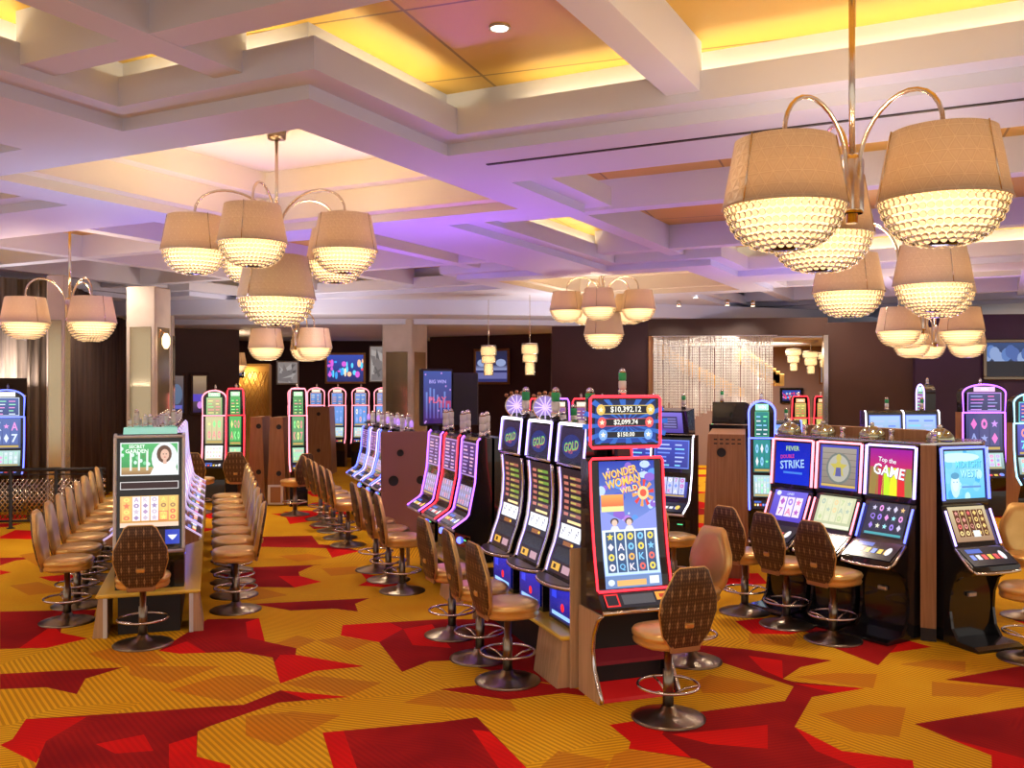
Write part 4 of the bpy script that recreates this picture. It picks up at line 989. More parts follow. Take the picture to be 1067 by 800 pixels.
def slant(label, loc, rz, led, up, low, r, group, ledlow=None):
    t = thing('slot_machine', label, 'slot machine', loc, rz, group); W = .545
    lowp = [(-.50, .035), (-.30, .05), (-.235, .15), (-.21, .30), (-.22, .45), (-.27, .58), (-.36, .645)]
    m = MB(); m.prism([(-.53, .001), (-.53, .025), (-.48, .045), (-.2, .06), (-.2, .001)], -W / 2 + .01, W / 2 - .01); m.build('foot', BLACK, t)
    for sx in (-1, 1): m = MB(); m.prism([(-.52, .02)] + lowp + [(.0, .645), (.0, .02)], sx * (W / 2 - .02) - .015, sx * (W / 2 - .02) + .015); m.build('side_cheek', BLACK, t)
    m = MB(); m.box(-W / 2 + .03, W / 2 - .03, -.20, 0, .05, .65); m.build('belly_door', BLACK, t)
    prof = [(-.36, .64), (-.46, .665), (-.49, .70), (-.48, .74), (-.27, .88), (-.255, .91), (-.12, 1.23), (-.135, 1.25), (-.135, 1.27), (-.10, 1.77), (-.06, 1.79)]
    cabinet(t, prof, -.005, W, [BLACK, BLACK])
    c = Canvas([(-.252, .925), (-.125, 1.225)], W - .11); low(c, r); c.build('lower_screen', t)
    c = Canvas([(-.133, 1.30), (-.103, 1.735)], W - .09); up(c, r); c.build('upper_screen', t)
    buttons(t, -.475, .75, -.285, .875, W - .05, r)
    strip(t, [(-.14, 1.29), (-.105, 1.765)], W - .01, E[led], .014); strip(t, [(-.275, .90), (-.15, 1.20)], W - .02, E[ledlow or led], .010)
    m = MB(); m.tube([(-W / 2 + .02, -.11, 1.765), (W / 2 - .02, -.11, 1.765)], .011, 7); m.build('top_light_bar', E[led], t)
    pts = [(-W / 2, -.28, .87), (-W / 2 - .005, -.45, .73), (-W / 2 + .02, -.495, .69), (-.12, -.51, .685), (.12, -.51, .685), (W / 2 - .02, -.495, .69), (W / 2 + .005, -.45, .73), (W / 2, -.28, .87)]
    m = MB(); m.tube(pts, .014, 8); m.build('deck_rim', NICKEL, t)
    m = MB(); m.rbox(-.06, .03, -.235, -.20, .42, .46, .006); m.build('door_plate', SILVER, t)
    return t
RB = [('slanted slot machine with pink lights and blue strike picture in right bank', 'pink', p_strike, l_lobster, None), ('slanted slot machine with shield picture and pale green reels', 'pink', p_shield, l_green, None), ('slanted slot machine with GAME title over red and lime picture', 'lilac', p_game, l_symbols, 'blue')]
for k, (lab, led, up, low, ll) in enumerate(RB):
    p = C3 + rr * (.59 * (2 - k)); slant(lab, (p.x, p.y, 0), rzr, led, up, low, random.Random(200 + k), 'slanted machines in the right bank', ll)
P4 = Vector((4.12, 8.76)); f4 = Vector((.34, -.94)).normalized(); rz4 = math.atan2(f4.x, -f4.y)
slant('slanted slot machine with cyan western picture at the right end', (P4.x, P4.y, 0), rz4, 'blue', p_west, l_gold, random.Random(222), 'slanted machines in the right bank', 'lilac')
# wooden body behind them
e0 = C3 + rr * 1.55 - fr_ * .012; e1 = C3 - rr * .30 + fr_ * .10
sd = Vector((-f4.y, f4.x)) * 1
q0 = e1; q1 = P4 + f4 * .10 + Vector((-.94, -.34)) * .31; q2 = P4 - f4 * .012 + Vector((.94, .34)) * .34; back = Vector((.5, .86))
t = thing('bank_housing', 'oak housing behind the slanted slot machines of the right bank', 'slot housing', (0, 0, 0))
m = MB(); m.slab([e0, C3 - rr * .285 - fr_ * .012, q0, q1, P4 - f4 * .012 + Vector((-.94, -.34)) * .29, q2, q2 + back * .5, e0 + Vector((1.2, .9))], .12, 1.79); m.build('body', WOOD, t)
m = MB(); m.slab([e0, C3 - rr * .285 - fr_ * .012, q0, q1, P4 - f4 * .012 + Vector((-.94, -.34)) * .29, q2, q2 + back * .5, e0 + Vector((1.2, .9))], 0.001, .119); m.build('plinth', BLACKM, t)
m = MB(); m.slab([e0, C3 - rr * .285 - fr_ * .012, q0, q1, P4 - f4 * .012 + Vector((-.94, -.34)) * .29, q2, q2 + back * .4, e0 + Vector((.5, .5))], 1.791, 1.805); m.build('top_ledge', CHROME, t)
m = MB(); s_ = -fr_ * .45; m.slab([e0 + s_, C3 - rr * .3 + s_ * .8, P4 + Vector((-.1, .36)), P4 + Vector((-.05, .48)), e0 + s_ * 1.3], 1.806, 1.90); m.build('raised_back', WOOD, t)
GRN = mat('green_glass_dome', (.50, .55, .38), .08, .9)
for k, s in enumerate((1.45, 1.0, .4, -.12)):
    q = C3 + rr * s - fr_ * .14 if k < 3 else P4 - f4 * .11 + Vector((-.05, 0))
    t = thing('dome_topper', ('mirrored dome above the pink lit strike machine', 'mirrored dome above the gap beside the shield machine', 'mirrored dome above the GAME machine', 'mirrored dome above the cyan western machine')[k], 'dome lamp', (q.x, q.y, 1.806), 0, 'mirrored domes along the right bank')
    m = MB(); m.lathe([(.12, 0), (.13, .02), (.12, .06), (.085, .10), (.04, .125), (.001, .13)], 24, caps=False); m.build('dome', GRN, t)
    m = MB(); m.lathe([(.02, .12), (.024, .15), (.012, .165)], 10); m.build('knob', CHROME, t)
for k, s in enumerate((1.2, .72, .15, -.3)):
    q = C3 + rr * s - fr_ * .10
    t = thing('signal_lamp', f'{ORD[k] if k else "last"} short chrome signal lamp on the right bank top' if k else 'short chrome signal lamp at the far end of the right bank', 'signal lamp', (q.x, q.y, 1.806), 0, 'chrome signal lamps on the right bank')
    m = MB(); m.lathe([(.03, 0), (.032, .02), (.024, .03), (.024, .07), (.028, .075), (.028, .10), (.01, .115)], 12); m.build('column', CHROME, t)
chair(2.40, 9.70, -fr_, 'farthest patterned chair of the three before the right bank', 'patterned chairs before the right bank')
chair(2.68, 9.18, -fr_, 'middle patterned chair of the three before the right bank', 'patterned chairs before the right bank')
chair(2.95, 8.64, -fr_, 'nearest patterned chair of the three before the right bank', 'patterned chairs before the right bank')
chair(4.42, 8.02, Vector((-.75, .66)), 'chair cut off by the right edge beside the cyan machine', 'chairs at the right edge')
chair(5.22, 9.5, Vector((-.3, -.95)), 'pale leather chair behind the cyan machine at right edge', 'chairs at the right edge')

# ================================================================ bank behind: wood cabinet with three machines
Wd = Vector((-.42, .907)); fw = Vector((-.907, -.42)); rzw = math.atan2(fw.x, -fw.y)
B0 = atd(757, 11.4).xy
t = thing('bank_housing', 'tall oak end cabinet with a round hole behind the middle aisle', 'slot housing', (B0.x, B0.y, 0), R(-14))
m = MB(); m.add([(-.30, 0, 0.001), (.27, 0, 0.001), (.22, 0, 1.74), (-.22, 0, 1.74), (-.30, 1.5, 0.001), (.27, 1.5, 0.001), (.22, 1.5, 1.74), (-.22, 1.5, 1.74)], [(3, 2, 1, 0), (4, 5, 6, 7), (0, 1, 5, 4), (1, 2, 6, 5), (2, 3, 7, 6), (3, 0, 4, 7)]); m.build('body', WOOD, t)
m = MB(); m.lathe([(.055, -.012), (.04, -.004), (.001, -.004)], 18, M=Matrix.Translation((-.06, 0, 1.52)) @ Matrix.Rotation(R(90), 4, 'X') @ Matrix.Scale(-1, 4, (0, 0, 1)), caps=False); m.build('speaker_hole', BLACKM, t)
for i in range(5):
    for j in range(2): m = MB(); m.box(-.15 + i * .07, -.11 + i * .07, -.004, .001, 1.62 + j * .05, 1.635 + j * .05); m.build('vent_slot', BLACKM, t)
def hooded(label, p, rz, led, r, H1=1.72, hood=True, bg=(.03, .04, .25)):
    def tp(t, h, W):
        if hood:
            m = MB(); m.prism([(-.2, h + .01), (-.26, h + .30), (-.05, h + .33), (-.02, h + .01)], -.24, .24); o = m.build('hood_display', BLACK, t)
            c = Canvas([(-.205, h + .03), (-.258, h + .28)], .34); c.rect(0, 0, 1, 1, (.08, .05, .3), (.2, .15, .6)); c.rect(.2, .2, .8, .8, (.05, .04, .12), l=1)
            for k in range(4): c.rect(.25, .26 + k * .13, .75, .33 + k * .13, (.2, .18, .45), l=2)
            c.build('hood_screen', o)
        tower_light(t, .1, -.05, h + (.33 if hood else 0), 1, ('white', 'green'))
    return upright(label, (p[0], p[1], 0), rz, r, led, lambda c, r: p_list(c, r, bg, ((.15, .25, .9), (.4, .5, 1), (.2, .6, .9)), 6), lambda c, r: p_reel(c, r, (.5, .55, .8), ((.2, .3, .9), (.6, .1, .5), (.8, .8, .9)), bg), None, .0, H1, .56, BLACK, tp)
hooded('violet hooded slot machine on the left of the oak end cabinet', B0 + Vector((-.52, .38)), R(-35), 'white', random.Random(301), 1.72)
hooded('second violet hooded machine behind the red edged machine', B0 + Vector((-.78, 1.10)), R(-35), 'red', random.Random(302), 1.72)
hooded('black hooded slot machine at the right of the oak end cabinet', B0 + Vector((.52, 2.2)), R(150), 'green', random.Random(303), 1.76)
def arch_machine(label, p, rz, colr, screen_bg, cols, r, H1=1.9, W=.6, group=None, arch='round', side=WOOD, lowbg=(.2, .3, .3)):
    """tall curved cabinet with lit arch topper, back at y=0, stands on the floor"""
    t = thing('slot_machine', label, 'slot machine', (p[0], p[1], 0), rz, group)
    prof = [(-.36, 0.001), (-.34, .45), (-.40, .62), (-.42, .68), (-.30, .80), (-.26, .98), (-.23, 1.25), (-.22, H1 - .35)]
    cabinet(t, prof, -.01, W, [BLACK, side])
    fr = prof[4:]
    c = Canvas([(-.295, .84), (-.245, 1.12)], W - .12); p_reel(c, r, tuple(min(1, x * 1.6 + .2) for x in lowbg), cols, lowbg); c.build('lower_screen', t)
    c = Canvas([(-.24, 1.16), (-.222, H1 - .38)], W - .12); p_reel(c, r, screen_bg, cols, tuple(x * .5 for x in screen_bg), (3, 2)); c.build('middle_screen', t)
    buttons(t, -.415, .69, -.31, .79, W - .08, r)
    strip(t, [(-.42, .68)] + fr, W, E[colr], .014)
    n = 14
    if arch == 'round': top = [(W / 2 * 1.02 * math.cos(math.pi * i / n), H1 - .02 + .16 * math.sin(math.pi * i / n)) for i in range(n + 1)]
    else: top = [(W / 2 * .9, H1 + .10), (W / 2 * .75, H1 + .16), (-W / 2 * .75, H1 + .16), (-W / 2 * .9, H1 + .10)]
    out = [(W / 2 * .98, H1 - .36)] + top + [(-W / 2 * .98, H1 - .36)]
    m = MB(); k_ = len(out)
    m.add([(x, -.23, z) for x, z in out] + [(x, -.05, z) for x, z in out], [(i, (i + 1) % k_, k_ + (i + 1) % k_, k_ + i) for i in range(k_)] + [tuple(range(k_)), tuple(reversed(range(k_, 2 * k_)))]); o = m.build('top_box', BLACK, t)
    m = MB(); m.tube([(x, -.235, z) for x, z in out], .014, 7, closed=True); m.build('neon_outline', E[colr], o)
    c = Canvas([(-.232, H1 - .34), (-.232, H1 + .0)], W - .16); p_list(c, r, tuple(x * .5 for x in screen_bg), cols, 5); c.build('top_screen', o)
    c = Canvas([(-.232, H1 + .015), (-.232, H1 + .10)], W * .5); c.rect(0, 0, 1, 1, tuple(min(1, x * 1.5 + .1) for x in cols[0])); c.text('WIN', .5, .5, .6, (.9, .85, .8), 2, .6); c.build('title_plate', o)
    tower_light(t, 0, -.12, H1 + .14, .9, ('white',))
    return t
gm = ((.2, .9, .4), (.3, .6, 1), (.8, .8, .9))
arch_machine('green and blue lit tall slot machine below the bead curtain', atd(793, 12.9), R(-12), 'blue', (.03, .25, .25), gm, random.Random(310), 1.98, .34)
# ---- far right machines
arch_machine('wide violet arched slot machine before the purple wall', atd(1017, 17.0), R(8), 'purple', (.08, .08, .22), ((.6, .3, .9), (.3, .35, .7), (.9, .2, .6)), random.Random(320), 2.20, .82)
arch_machine('violet slot machine seen from its wooden side beside the wide violet one', atd(974, 16.2), R(-102), 'lilac', (.3, .1, .4), gm, random.Random(321), 2.2, .6)
arch_machine('blue topped slot machine cut by the right edge', atd(1066, 16.0), R(5), 'cyan', (.1, .1, .5), ((.2, .9, .9), (.9, .3, .3), (.6, .2, .9)), random.Random(322), 2.05, .62)
for k, px in enumerate((915, 952)):
    hooded(('pale blue topped machine behind the domes, left one', 'pale blue topped machine behind the domes, right one')[k], atd(px, 13.2 + .2 * k), R(8), 'white', random.Random(330 + k), 1.98, False, (.2, .3, .45))
hooded('blue topped slot machine before the opening to the back room', atd(811, 13.9), R(5), 'blue', random.Random(340), 1.82, False, (.1, .2, .6))
for k, px in enumerate((835, 852)):
    arch_machine(('red lit machine in the back room, left one', 'red lit machine in the back room, right one')[k], atd(px - 4 + 6 * k, 22.6), 0, 'red', (.6, .5, .15), ((1, .3, .1), (.9, .8, .2), (.9, .1, .1)), random.Random(345 + k), 1.9, .42, 'red machines in the back room', 'flat')

# ---- far left machines and the wooden tower
def tower(label, px, d, w_, H1, rz=0, vent=False):
    p = atd(px, d); t = thing('bank_housing', label, 'slot housing', (p.x, p.y, 0), rz)
    m = MB(); m.add([(-w_ / 2 - .05, 0, .001), (w_ / 2 + .05, 0, .001), (w_ / 2 - .02, 0, H1), (-w_ / 2 + .02, 0, H1), (-w_ / 2 - .05, .7, .001), (w_ / 2 + .05, .7, .001), (w_ / 2 - .02, .7, H1), (-w_ / 2 + .02, .7, H1)], [(3, 2, 1, 0), (4, 5, 6, 7), (0, 1, 5, 4), (1, 2, 6, 5), (2, 3, 7, 6), (3, 0, 4, 7)]); m.build('body', WOOD, t)
    for z in (H1 - .18, .62):
        m = MB(); m.lathe([(.05, -.012), (.035, -.004), (.001, -.004)], 14, M=Matrix.Translation((.05, 0, z)) @ Matrix.Rotation(R(90), 4, 'X') @ Matrix.Scale(-1, 4, (0, 0, 1)), caps=False); m.build('speaker_hole', BLACKM, t)
    if vent:
        m = MB(); m.rbox(-w_ / 2 - .02, w_ / 2, -.03, -.002, .02, .40, .004); m.box(-w_ / 2 + .03, w_ / 2 - .05, -.034, -.029, .06, .36, 1); m.build('vent_grille', [WHITEP, WOODC], t)
    return t
tower('wooden tower between pink lit machines, left half', 267, 18.5, .26, 1.70)
tower('wooden tower between pink lit machines, right half with white framed vent', 288, 18.2, .28, 1.70, 0, True)
pk = ((.3, .9, .3), (.9, .9, .3), (.9, .3, .3))
arch_machine('pink edged slot machine with a glowing white top at far left', atd(226, 19.0), R(5), 'pink', (.6, .55, .3), pk, random.Random(350), 2.08, .46, 'far pink edged machines', 'round', BLACK, (.6, .55, .5))
arch_machine('red topped slot machine left of the wooden tower', atd(247, 18.6), R(8), 'red', (.1, .45, .12), pk, random.Random(351), 2.10, .34, 'far pink edged machines', 'flat', WOOD, (.15, .3, .2))
arch_machine('red topped slot machine right of the wooden tower', atd(309, 18.4), R(20), 'pink', (.15, .35, .15), pk, random.Random(352), 2.10, .34, 'far pink edged machines', 'flat', WOOD, (.15, .3, .2))
pinks = ((.9, .4, .3), (.9, .8, .6), (.3, .4, .9))
for k, px in enumerate((311, 331, 353, 377, 400)):
    arch_machine(f'{ORD[k] if k else "leftmost"} orange arched machine in the far row under the framed pictures' if k else 'leftmost orange arched machine in the far row under the framed pictures', atd(px, 27.0), 0, 'pink', (.15, .3, .7), pinks, random.Random(360 + k), 2.1, .48, 'far row of orange arched machines')
tower('low wooden cabinet far behind the aisle between orange arched machines', 330, 24.5, .7, 1.75)
chair(-5.05, 17.4, (0, 1), 'far chair before the red topped machine right of the wooden tower', 'far chairs by the wooden tower'); chair(-5.7, 17.2, (.2, 1), 'far chair before the red topped machine left of the wooden tower', 'far chairs by the wooden tower')
chair(-3.9, 16.9, (-.8, .5), 'far chair turned toward the wooden tower from the aisle', 'far chairs by the wooden tower')
for k in range(4):
    q = atd(561 + 22 * k, 17.5); arch_machine(f'{ORD[k]} machine with bottle shaped lamp behind the curved machines', q, R(0), ('red', 'purple', 'red', 'purple')[k], (.25, .1, .3), pinks, random.Random(390 + k), 1.92, .36, 'machines seen behind the curved machines', 'flat')

# ================================================================ SETTING: walls, columns, drapes, curtain
def wall(name, a, b, z0, z1, m_, th=.2):
    a, b = Vector(a), Vector(b); d = (b - a).normalized(); n = Vector((-d.y, d.x)) * th
    m = MB(); m.slab([a, b, b + n, a + n], z0, z1); return struct(m.build(name, m_))
wall('wall_back', (-12, 30), (-2.0, 30), 0, 3.72, MAROON)
wall('wall_middle', (-2.4, 27.5), (1.05, 25.5), 0, 3.72, MAROON)
wall('wall_center', (.95, 22.4), (3.12, 21.6), 0, 3.84, MAROON)
wall('wall_right', (7.0, 21.0), (8.9, 20.4), 0, 3.72, BROWNW)
wall('wall_far_right', (8.7, 20.3), (16, 19.4), 0, 3.84, PURPW)
wall('wall_left', (-13.5, 12), (-10.5, 30), 0, SOFF, BROWNW, .2)
wall('trim_header', (3.12, 21.6), (7.05, 21.0), 3.44, 3.84, BROWNW)
m = MB(); m.box(-.05, .05, -.06, .05, 0, 3.44); struct(m.build('trim_door_post', NICKEL, None, (6.98, 20.96, 0)))
m = MB(); m.box(-.05, .05, -.06, .05, 0, 3.44); struct(m.build('trim_door_post', BRONZE, None, (3.17, 21.55, 0)))
# back room behind the opening
BR = mat('back_room_wall_paint', (.26, .17, .16), .6)
wall('wall_back_room', (3.0, 27.5), (12, 26.5), 0, 3.43, BR)
m = MB(); m.box(3.2, 12, 21.9, 27.8, 3.43, 3.47); struct(m.build('ceiling', WHITE))
wall('wall_room_side', (9.3, 21.4), (9.3, 27), 0, 3.43, BR)
rg = MB(); rg.lathe([(1.9, 0), (1.8, -.07), (1.65, -.07), (1.65, -.001)], 48, (5.9, 24.2, 3.428), caps=False); rg.lathe([(1.65, -.02), (.01, -.02)], 48, (5.9, 24.2, 3.428), 1, caps=False)
tag(rg.build('cove_light', [WHITE, em('cove_white', (1, .9, .75), 1.5)]), 'wide oval glowing cove in the ceiling of the back room', 'ceiling light')
light('back_room_lamp', 'AREA', (5.8, 24, 3.2), 230, (1, .85, .66), (0, 0, 0), None, size=2.5)
# golden spiral ribbon staircase behind the bead curtain
sp = MB()
for k in range(18):
    f = k / 17; a = Vector((3.5 + 2.0 * f, 22.9 + .5 * math.sin(f * 3), 3.35 - 1.15 * f ** .9)); sp.rbox(a.x - .14, a.x + .14, a.y - .25, a.y + .35, a.z - .16, a.z + .06, .01)
struct(sp.build('trim_1', mat('gold_leaf', (.85, .50, .14), .3, .6)))
sp = MB()
for k in range(10):
    f = k / 9; a = Vector((6.6 - .9 * (1 - f) , 23.4, 3.1 - .6 * f)); sp.rbox(a.x - .12, a.x + .12, a.y - .2, a.y + .2, a.z - .2, a.z + .1, .01)
struct(sp.build('trim_2', mat('gold_leaf_panel', (.8, .5, .15), .35, .5)))
# bead curtain: hundreds of strands, uncountable beads
bc = MB(); r_ = random.Random(9)
for row, (n, yy) in enumerate(((70, 0), (48, .16))):
    for k in range(n):
        f = (k + r_.random() * .6) / n; x = 3.22 + 2.62 * f; y = 21.35 - .4 * f + yy + .12 * math.sin(f * 9); z1 = 3.42; z0 = 1.72 + .12 * math.sin(f * 14) + .1 * r_.random()
        prof = []; z = z1
        while z > z0: prof += [(.006, z), (.015, z - .012), (.015, z - .045), (.006, z - .058)]; z -= .06
        bc.lathe([(a, b) for a, b in reversed(prof)], 5, (x, y, 0), caps=False, smooth=False)
tag(bc.build('bead_curtain', mat('crystal_strand', (.98, .95, .9), .12, 0, trans=.2)), 'wide sparkling crystal bead curtain hanging in the back opening', 'bead curtain', kind='stuff')
m = MB(); a, b = Vector((3.17, 21.33)), Vector((5.9, 20.9)); n = Vector((0, .4)); m.slab([a, b, b + n, a + n], 3.42, 3.439); tag(m.build('curtain_rail', CHROME), 'metal rail carrying the bead curtain', 'rail')
for k, (x, y, pw) in enumerate(((3.6, 20.3, 26), (4.6, 20.1, 26), (5.2, 20.3, 26))):  # spots added to brighten the curtain strands from the front
    t = thing('curtain_fill_spot', ('left spotlight added to brighten the bead curtain', 'middle spotlight added to brighten the bead curtain', 'right spotlight added to brighten the bead curtain')[k], 'spotlight', (x, y, SOFF), 0, 'added spotlights brightening the bead curtain')
    m = MB(); m.lathe([(.05, -.12), (.05, -.02), (.03, 0)], 14); m.lathe([(.044, -.121), (.001, -.121)], 14, mi=1, caps=False); m.build('can', [NICKEL, em('spot_lens', (1, .85, .6), 8)], t)
    light('spot_beam', 'SPOT', (0, 0, -.14), 90, (1, .92, .8), (R(38), 0, 0), t, spot_size=R(80), spot_blend=.6, shadow_soft_size=.05)
# small crystal pendants
def pendant(label, x, y, ztop, z0, s=1.0, tiers=((.16, .20), (.14, .16), (.09, .26)), group=None):
    t = thing('crystal_pendant', label, 'pendant light', (x, y, 0), 0, group); h = sum(q[1] for q in tiers) * s; z = z0 + h
    m = MB(); m.tube([(0, 0, z), (0, 0, ztop)], .008, 6); m.lathe([(tiers[0][0] * s, z - .01), (tiers[0][0] * s, z + .02), (.02, z + .03)], 18); m.build('cable', NICKEL, t)
    for rr_, hh in tiers:
        m = MB(); n = max(10, int(40 * rr_ * s / .16))
        for k in range(n):
            a = 2 * math.pi * k / n; m.lathe([(.002, z - hh * s), (.013, z - hh * s + .015), (.013, z - .01), (.002, z)], 5, (rr_ * s * math.cos(a), rr_ * s * math.sin(a), 0), caps=False)
        m.build('crystal_drops', CRYSTAL, t)['kind'] = 'stuff'
        m = MB(); m.lathe([(rr_ * s * .8, z - hh * s * .92), (rr_ * s * .8, z - .02)], 16); m.build('diffuser', DIFF, t); z -= hh * s
    return t
q = atd(509, 20); pendant('small tiered crystal pendant before the framed television', q.x, q.y, SOFF - .001, 2.35 + .18)
q = atd(552, 19); pendant('small tiered crystal pendant right of the framed television', q.x, q.y, SOFF - .001, 2.35 + .18)
for k, (px, d, z0) in enumerate(((827, 24, 2.68), (845, 23.4, 2.60), (861, 23, 2.55))):
    q = atd(px, d); pendant(('left', 'middle', 'right')[k] + ' golden crystal pendant in the back room', q.x, q.y, 3.428, z0, .95, ((.2, .16), (.15, .2), (.09, .22)), 'golden pendants in the back room')
for px, d, lab in ((725, 19.5, 'small bright downlight above the bead curtain'), (617, 20.3, 'small downlight before the maroon centre wall')):
    q = atd(px, d); downlight(q.xy, (3.84 if d > 20.5 else SOFF) - .001, lab, 25)

# framed pictures and televisions
def framed(label, p, w_, h_, z, rz, fm, paint, cat='television', th=.07, fw_=.07):
    t = thing('framed_' + ('television' if cat == 'television' else 'picture'), label, cat, (p[0], p[1], z), rz)
    m = MB(); W2, H2 = w_ / 2, h_ / 2
    for x0, x1, z0, z1 in ((-W2 - fw_, W2 + fw_, H2, H2 + fw_), (-W2 - fw_, W2 + fw_, -H2 - fw_, -H2), (-W2 - fw_, -W2, -H2, H2), (W2, W2 + fw_, -H2, H2)): m.rbox(x0, x1, -th, 0, z0, z1, .012)
    m.build('frame', fm, t); m = MB(); m.box(-W2, W2, -th * .6, 0, -H2, H2); m.build('panel', BLACK, t)
    c = Canvas([(-th * .6, -H2), (-th * .6, H2)], w_); paint(c, rnd); c.build('picture', t); return t
def p_show(c, r):
    c.rect(0, 0, 1, 1, (.02, .02, .10), (.03, .06, .35))
    for k in range(26): c.ell(r.random(), .2 + r.random() * .6, r.uniform(.02, .07), r.uniform(.04, .16), r.choice([(.05, .3, .8), (.8, .05, .1), (.6, .1, .6), (.1, .6, .9), (.9, .5, .3)]), 1 + k * .1, 9)
    c.ell(.5, .35, .03, .16, (.9, .7, .5), 5)
def p_night(c, r):
    c.rect(0, 0, 1, 1, (.03, .03, .12), (.02, .02, .05)); c.rect(0, .38, 1, .55, (.25, .28, .5), (.04, .04, .1), l=1); c.ell(.2, .62, .16, .12, (.25, .3, .5), 2, 14); c.ell(.8, .62, .16, .12, (.25, .3, .5), 2, 14); c.rect(0, .1, 1, .3, (.12, .12, .3), l=1)
def p_smoke(c, r):
    c.rect(0, 0, 1, 1, (.003, .003, .008), (.02, .05, .15)); 
    for k in range(16): c.ell(k / 15, .62 + .12 * math.sin(k * 1.3), .09, .2, r.choice([(.08, .16, .4), (.05, .1, .3), (.2, .28, .5)]), 1 + .1 * k, 10)
    c.rect(0, .0, 1, .45, (.004, .004, .01), l=4)
def p_sketch(c, r):
    c.rect(0, 0, 1, 1, (.20, .17, .16)); 
    for k in range(16): c.poly([(r.random(), r.random()), (r.random(), r.random()), (r.random(), r.random())], r.choice([(.08, .07, .07), (.3, .27, .26), (.14, .12, .12)]), 1 + .1 * k)
q = atd(360, 29.99); framed('bronze framed television showing a bright stage show on the back wall', q, 1.15, .85, CAMZ + .50, 0, BRONZE, p_show)
q = atd(300, 29.99); framed('small white matted picture left of the framed television', q, .62, .66, CAMZ + .36, 0, WHITEP, p_sketch, 'picture', .05, .05)
q = atd(396, 29.99); framed('grey abstract wall panel between television and mirrored column', q, .62, 1.10, CAMZ + .64, 0, STONE, p_sketch, 'picture', .05, .03)
q = atd(513, 26.4); framed('bronze framed television with night water scene behind the small pendants', (q.x, 26.40, 0), 1.02, .86, CAMZ + .49, R(-30), BRONZE, p_night)
q = atd(1058, 20.05); framed('dark framed television with blue smoke picture on the purple wall', (q.x, 20.04, 0), 1.2, .72, CAMZ + .52, R(-7), STEEL, p_smoke)
q = atd(824, 26.96); framed('small television glowing in the back room', (q.x, 26.93, 0), .5, .3, CAMZ - .33, R(-6), BLACK, p_show)
q = atd(861, 26.84); framed('tall plain picture in the back room beside the golden pendants', (q.x, 26.82, 0), .32, .6, CAMZ + .35, R(-6), BRONZE, p_sketch, 'picture', .05, .05)
# mirrored columns
def column(label, px, d, w_, rz, top=SOFF):
    p = atd(px, d); t = thing('mirrored_column', label, 'column', (p.x, p.y, 0), rz); h = w_ / 2
    m = MB(); m.rbox(-h, h, -h, h, .001, top - .002, .02); m.build('shaft', STONE, t)
    for k in range(4):
        M = Matrix.Rotation(R(90 * k), 4, 'Z'); m = MB(); m.box(-h * .72, h * .72, -h - .012, -h - .001, .3, top - .75, 0, M); m.build('mirror_panel', MIRROR, t)
    return t
column('cream column with bronze mirrors left of the aisle', 155, 17.6, .58, R(-8))
column('cream column with bronze mirrors turned cornerwise in the middle distance', 422, 22.0, .78, R(-22), 3.84)
column('slim grey column among the drapes at far left', 61, 15.6, .28, R(5))
column('narrow cream pilaster right of the left mirrored column', 177, 20.5, .16, 0)
q = atd(173, 17.3)
t = thing('wall_sconce', 'glowing glass sconce on the left mirrored column', 'wall lamp', (q.x, q.y, 0))
m = MB(); m.lathe([(.03, 3.0), (.07, 3.08), (.07, 3.2), (.03, 3.28)], 16); m.build('glass', em('sconce_glow', (1, .75, .4), 2.5), t)
m = MB(); m.tube([(0, 0, 3.26), (-.1, .0, 3.34), (-.13, .0, 3.2)], .012, 6); m.build('arm', BRONZE, t)
q = atd(421, 21.2)
# drapes
def drape(label, a, b, z0, z1, m_, pleats, amp=.07):
    a, b = Vector(a), Vector(b); d = b - a; n = Vector((-d.y, d.x)).normalized(); N_ = pleats * 6; vs = []; fs = []
    for k in range(N_ + 1):
        f = k / N_; p = a + d * f + n * amp * math.sin(f * pleats * 2 * math.pi) * (1 + .3 * math.sin(k * .7)); vs += [(p.x, p.y, z0), (p.x, p.y, z1)]
    for k in range(N_): fs.append((2 * k, 2 * k + 2, 2 * k + 3, 2 * k + 1))
    m = MB(); m.add(vs, fs, 0, True); o = m.build('drape', m_); md = o.modifiers.new('thickness', 'SOLIDIFY'); md.thickness = .012
    return tag(o, label, 'curtain')
drape('long dark brown drape along the left wall behind the chairs', (-8.0, 16.7), (-9.0, 21.8), .02, SOFF - .01, DRAPE, 22)
drape('grey drape valance hanging high at the far left edge', (-9.7, 14.0), (-8.05, 16.5), 2.45, SOFF - .01, DRAPEG, 14)
drape('pale grey drape panel at the far left edge beside the slim column', (-8.15, 15.9), (-8.0, 16.4), .02, SOFF - .02, DRAPEG, 3)
wall('wall_left_back', (-9.5, 22.4), (-6.9, 23.8), 0, 3.84, BROWNW, .2)
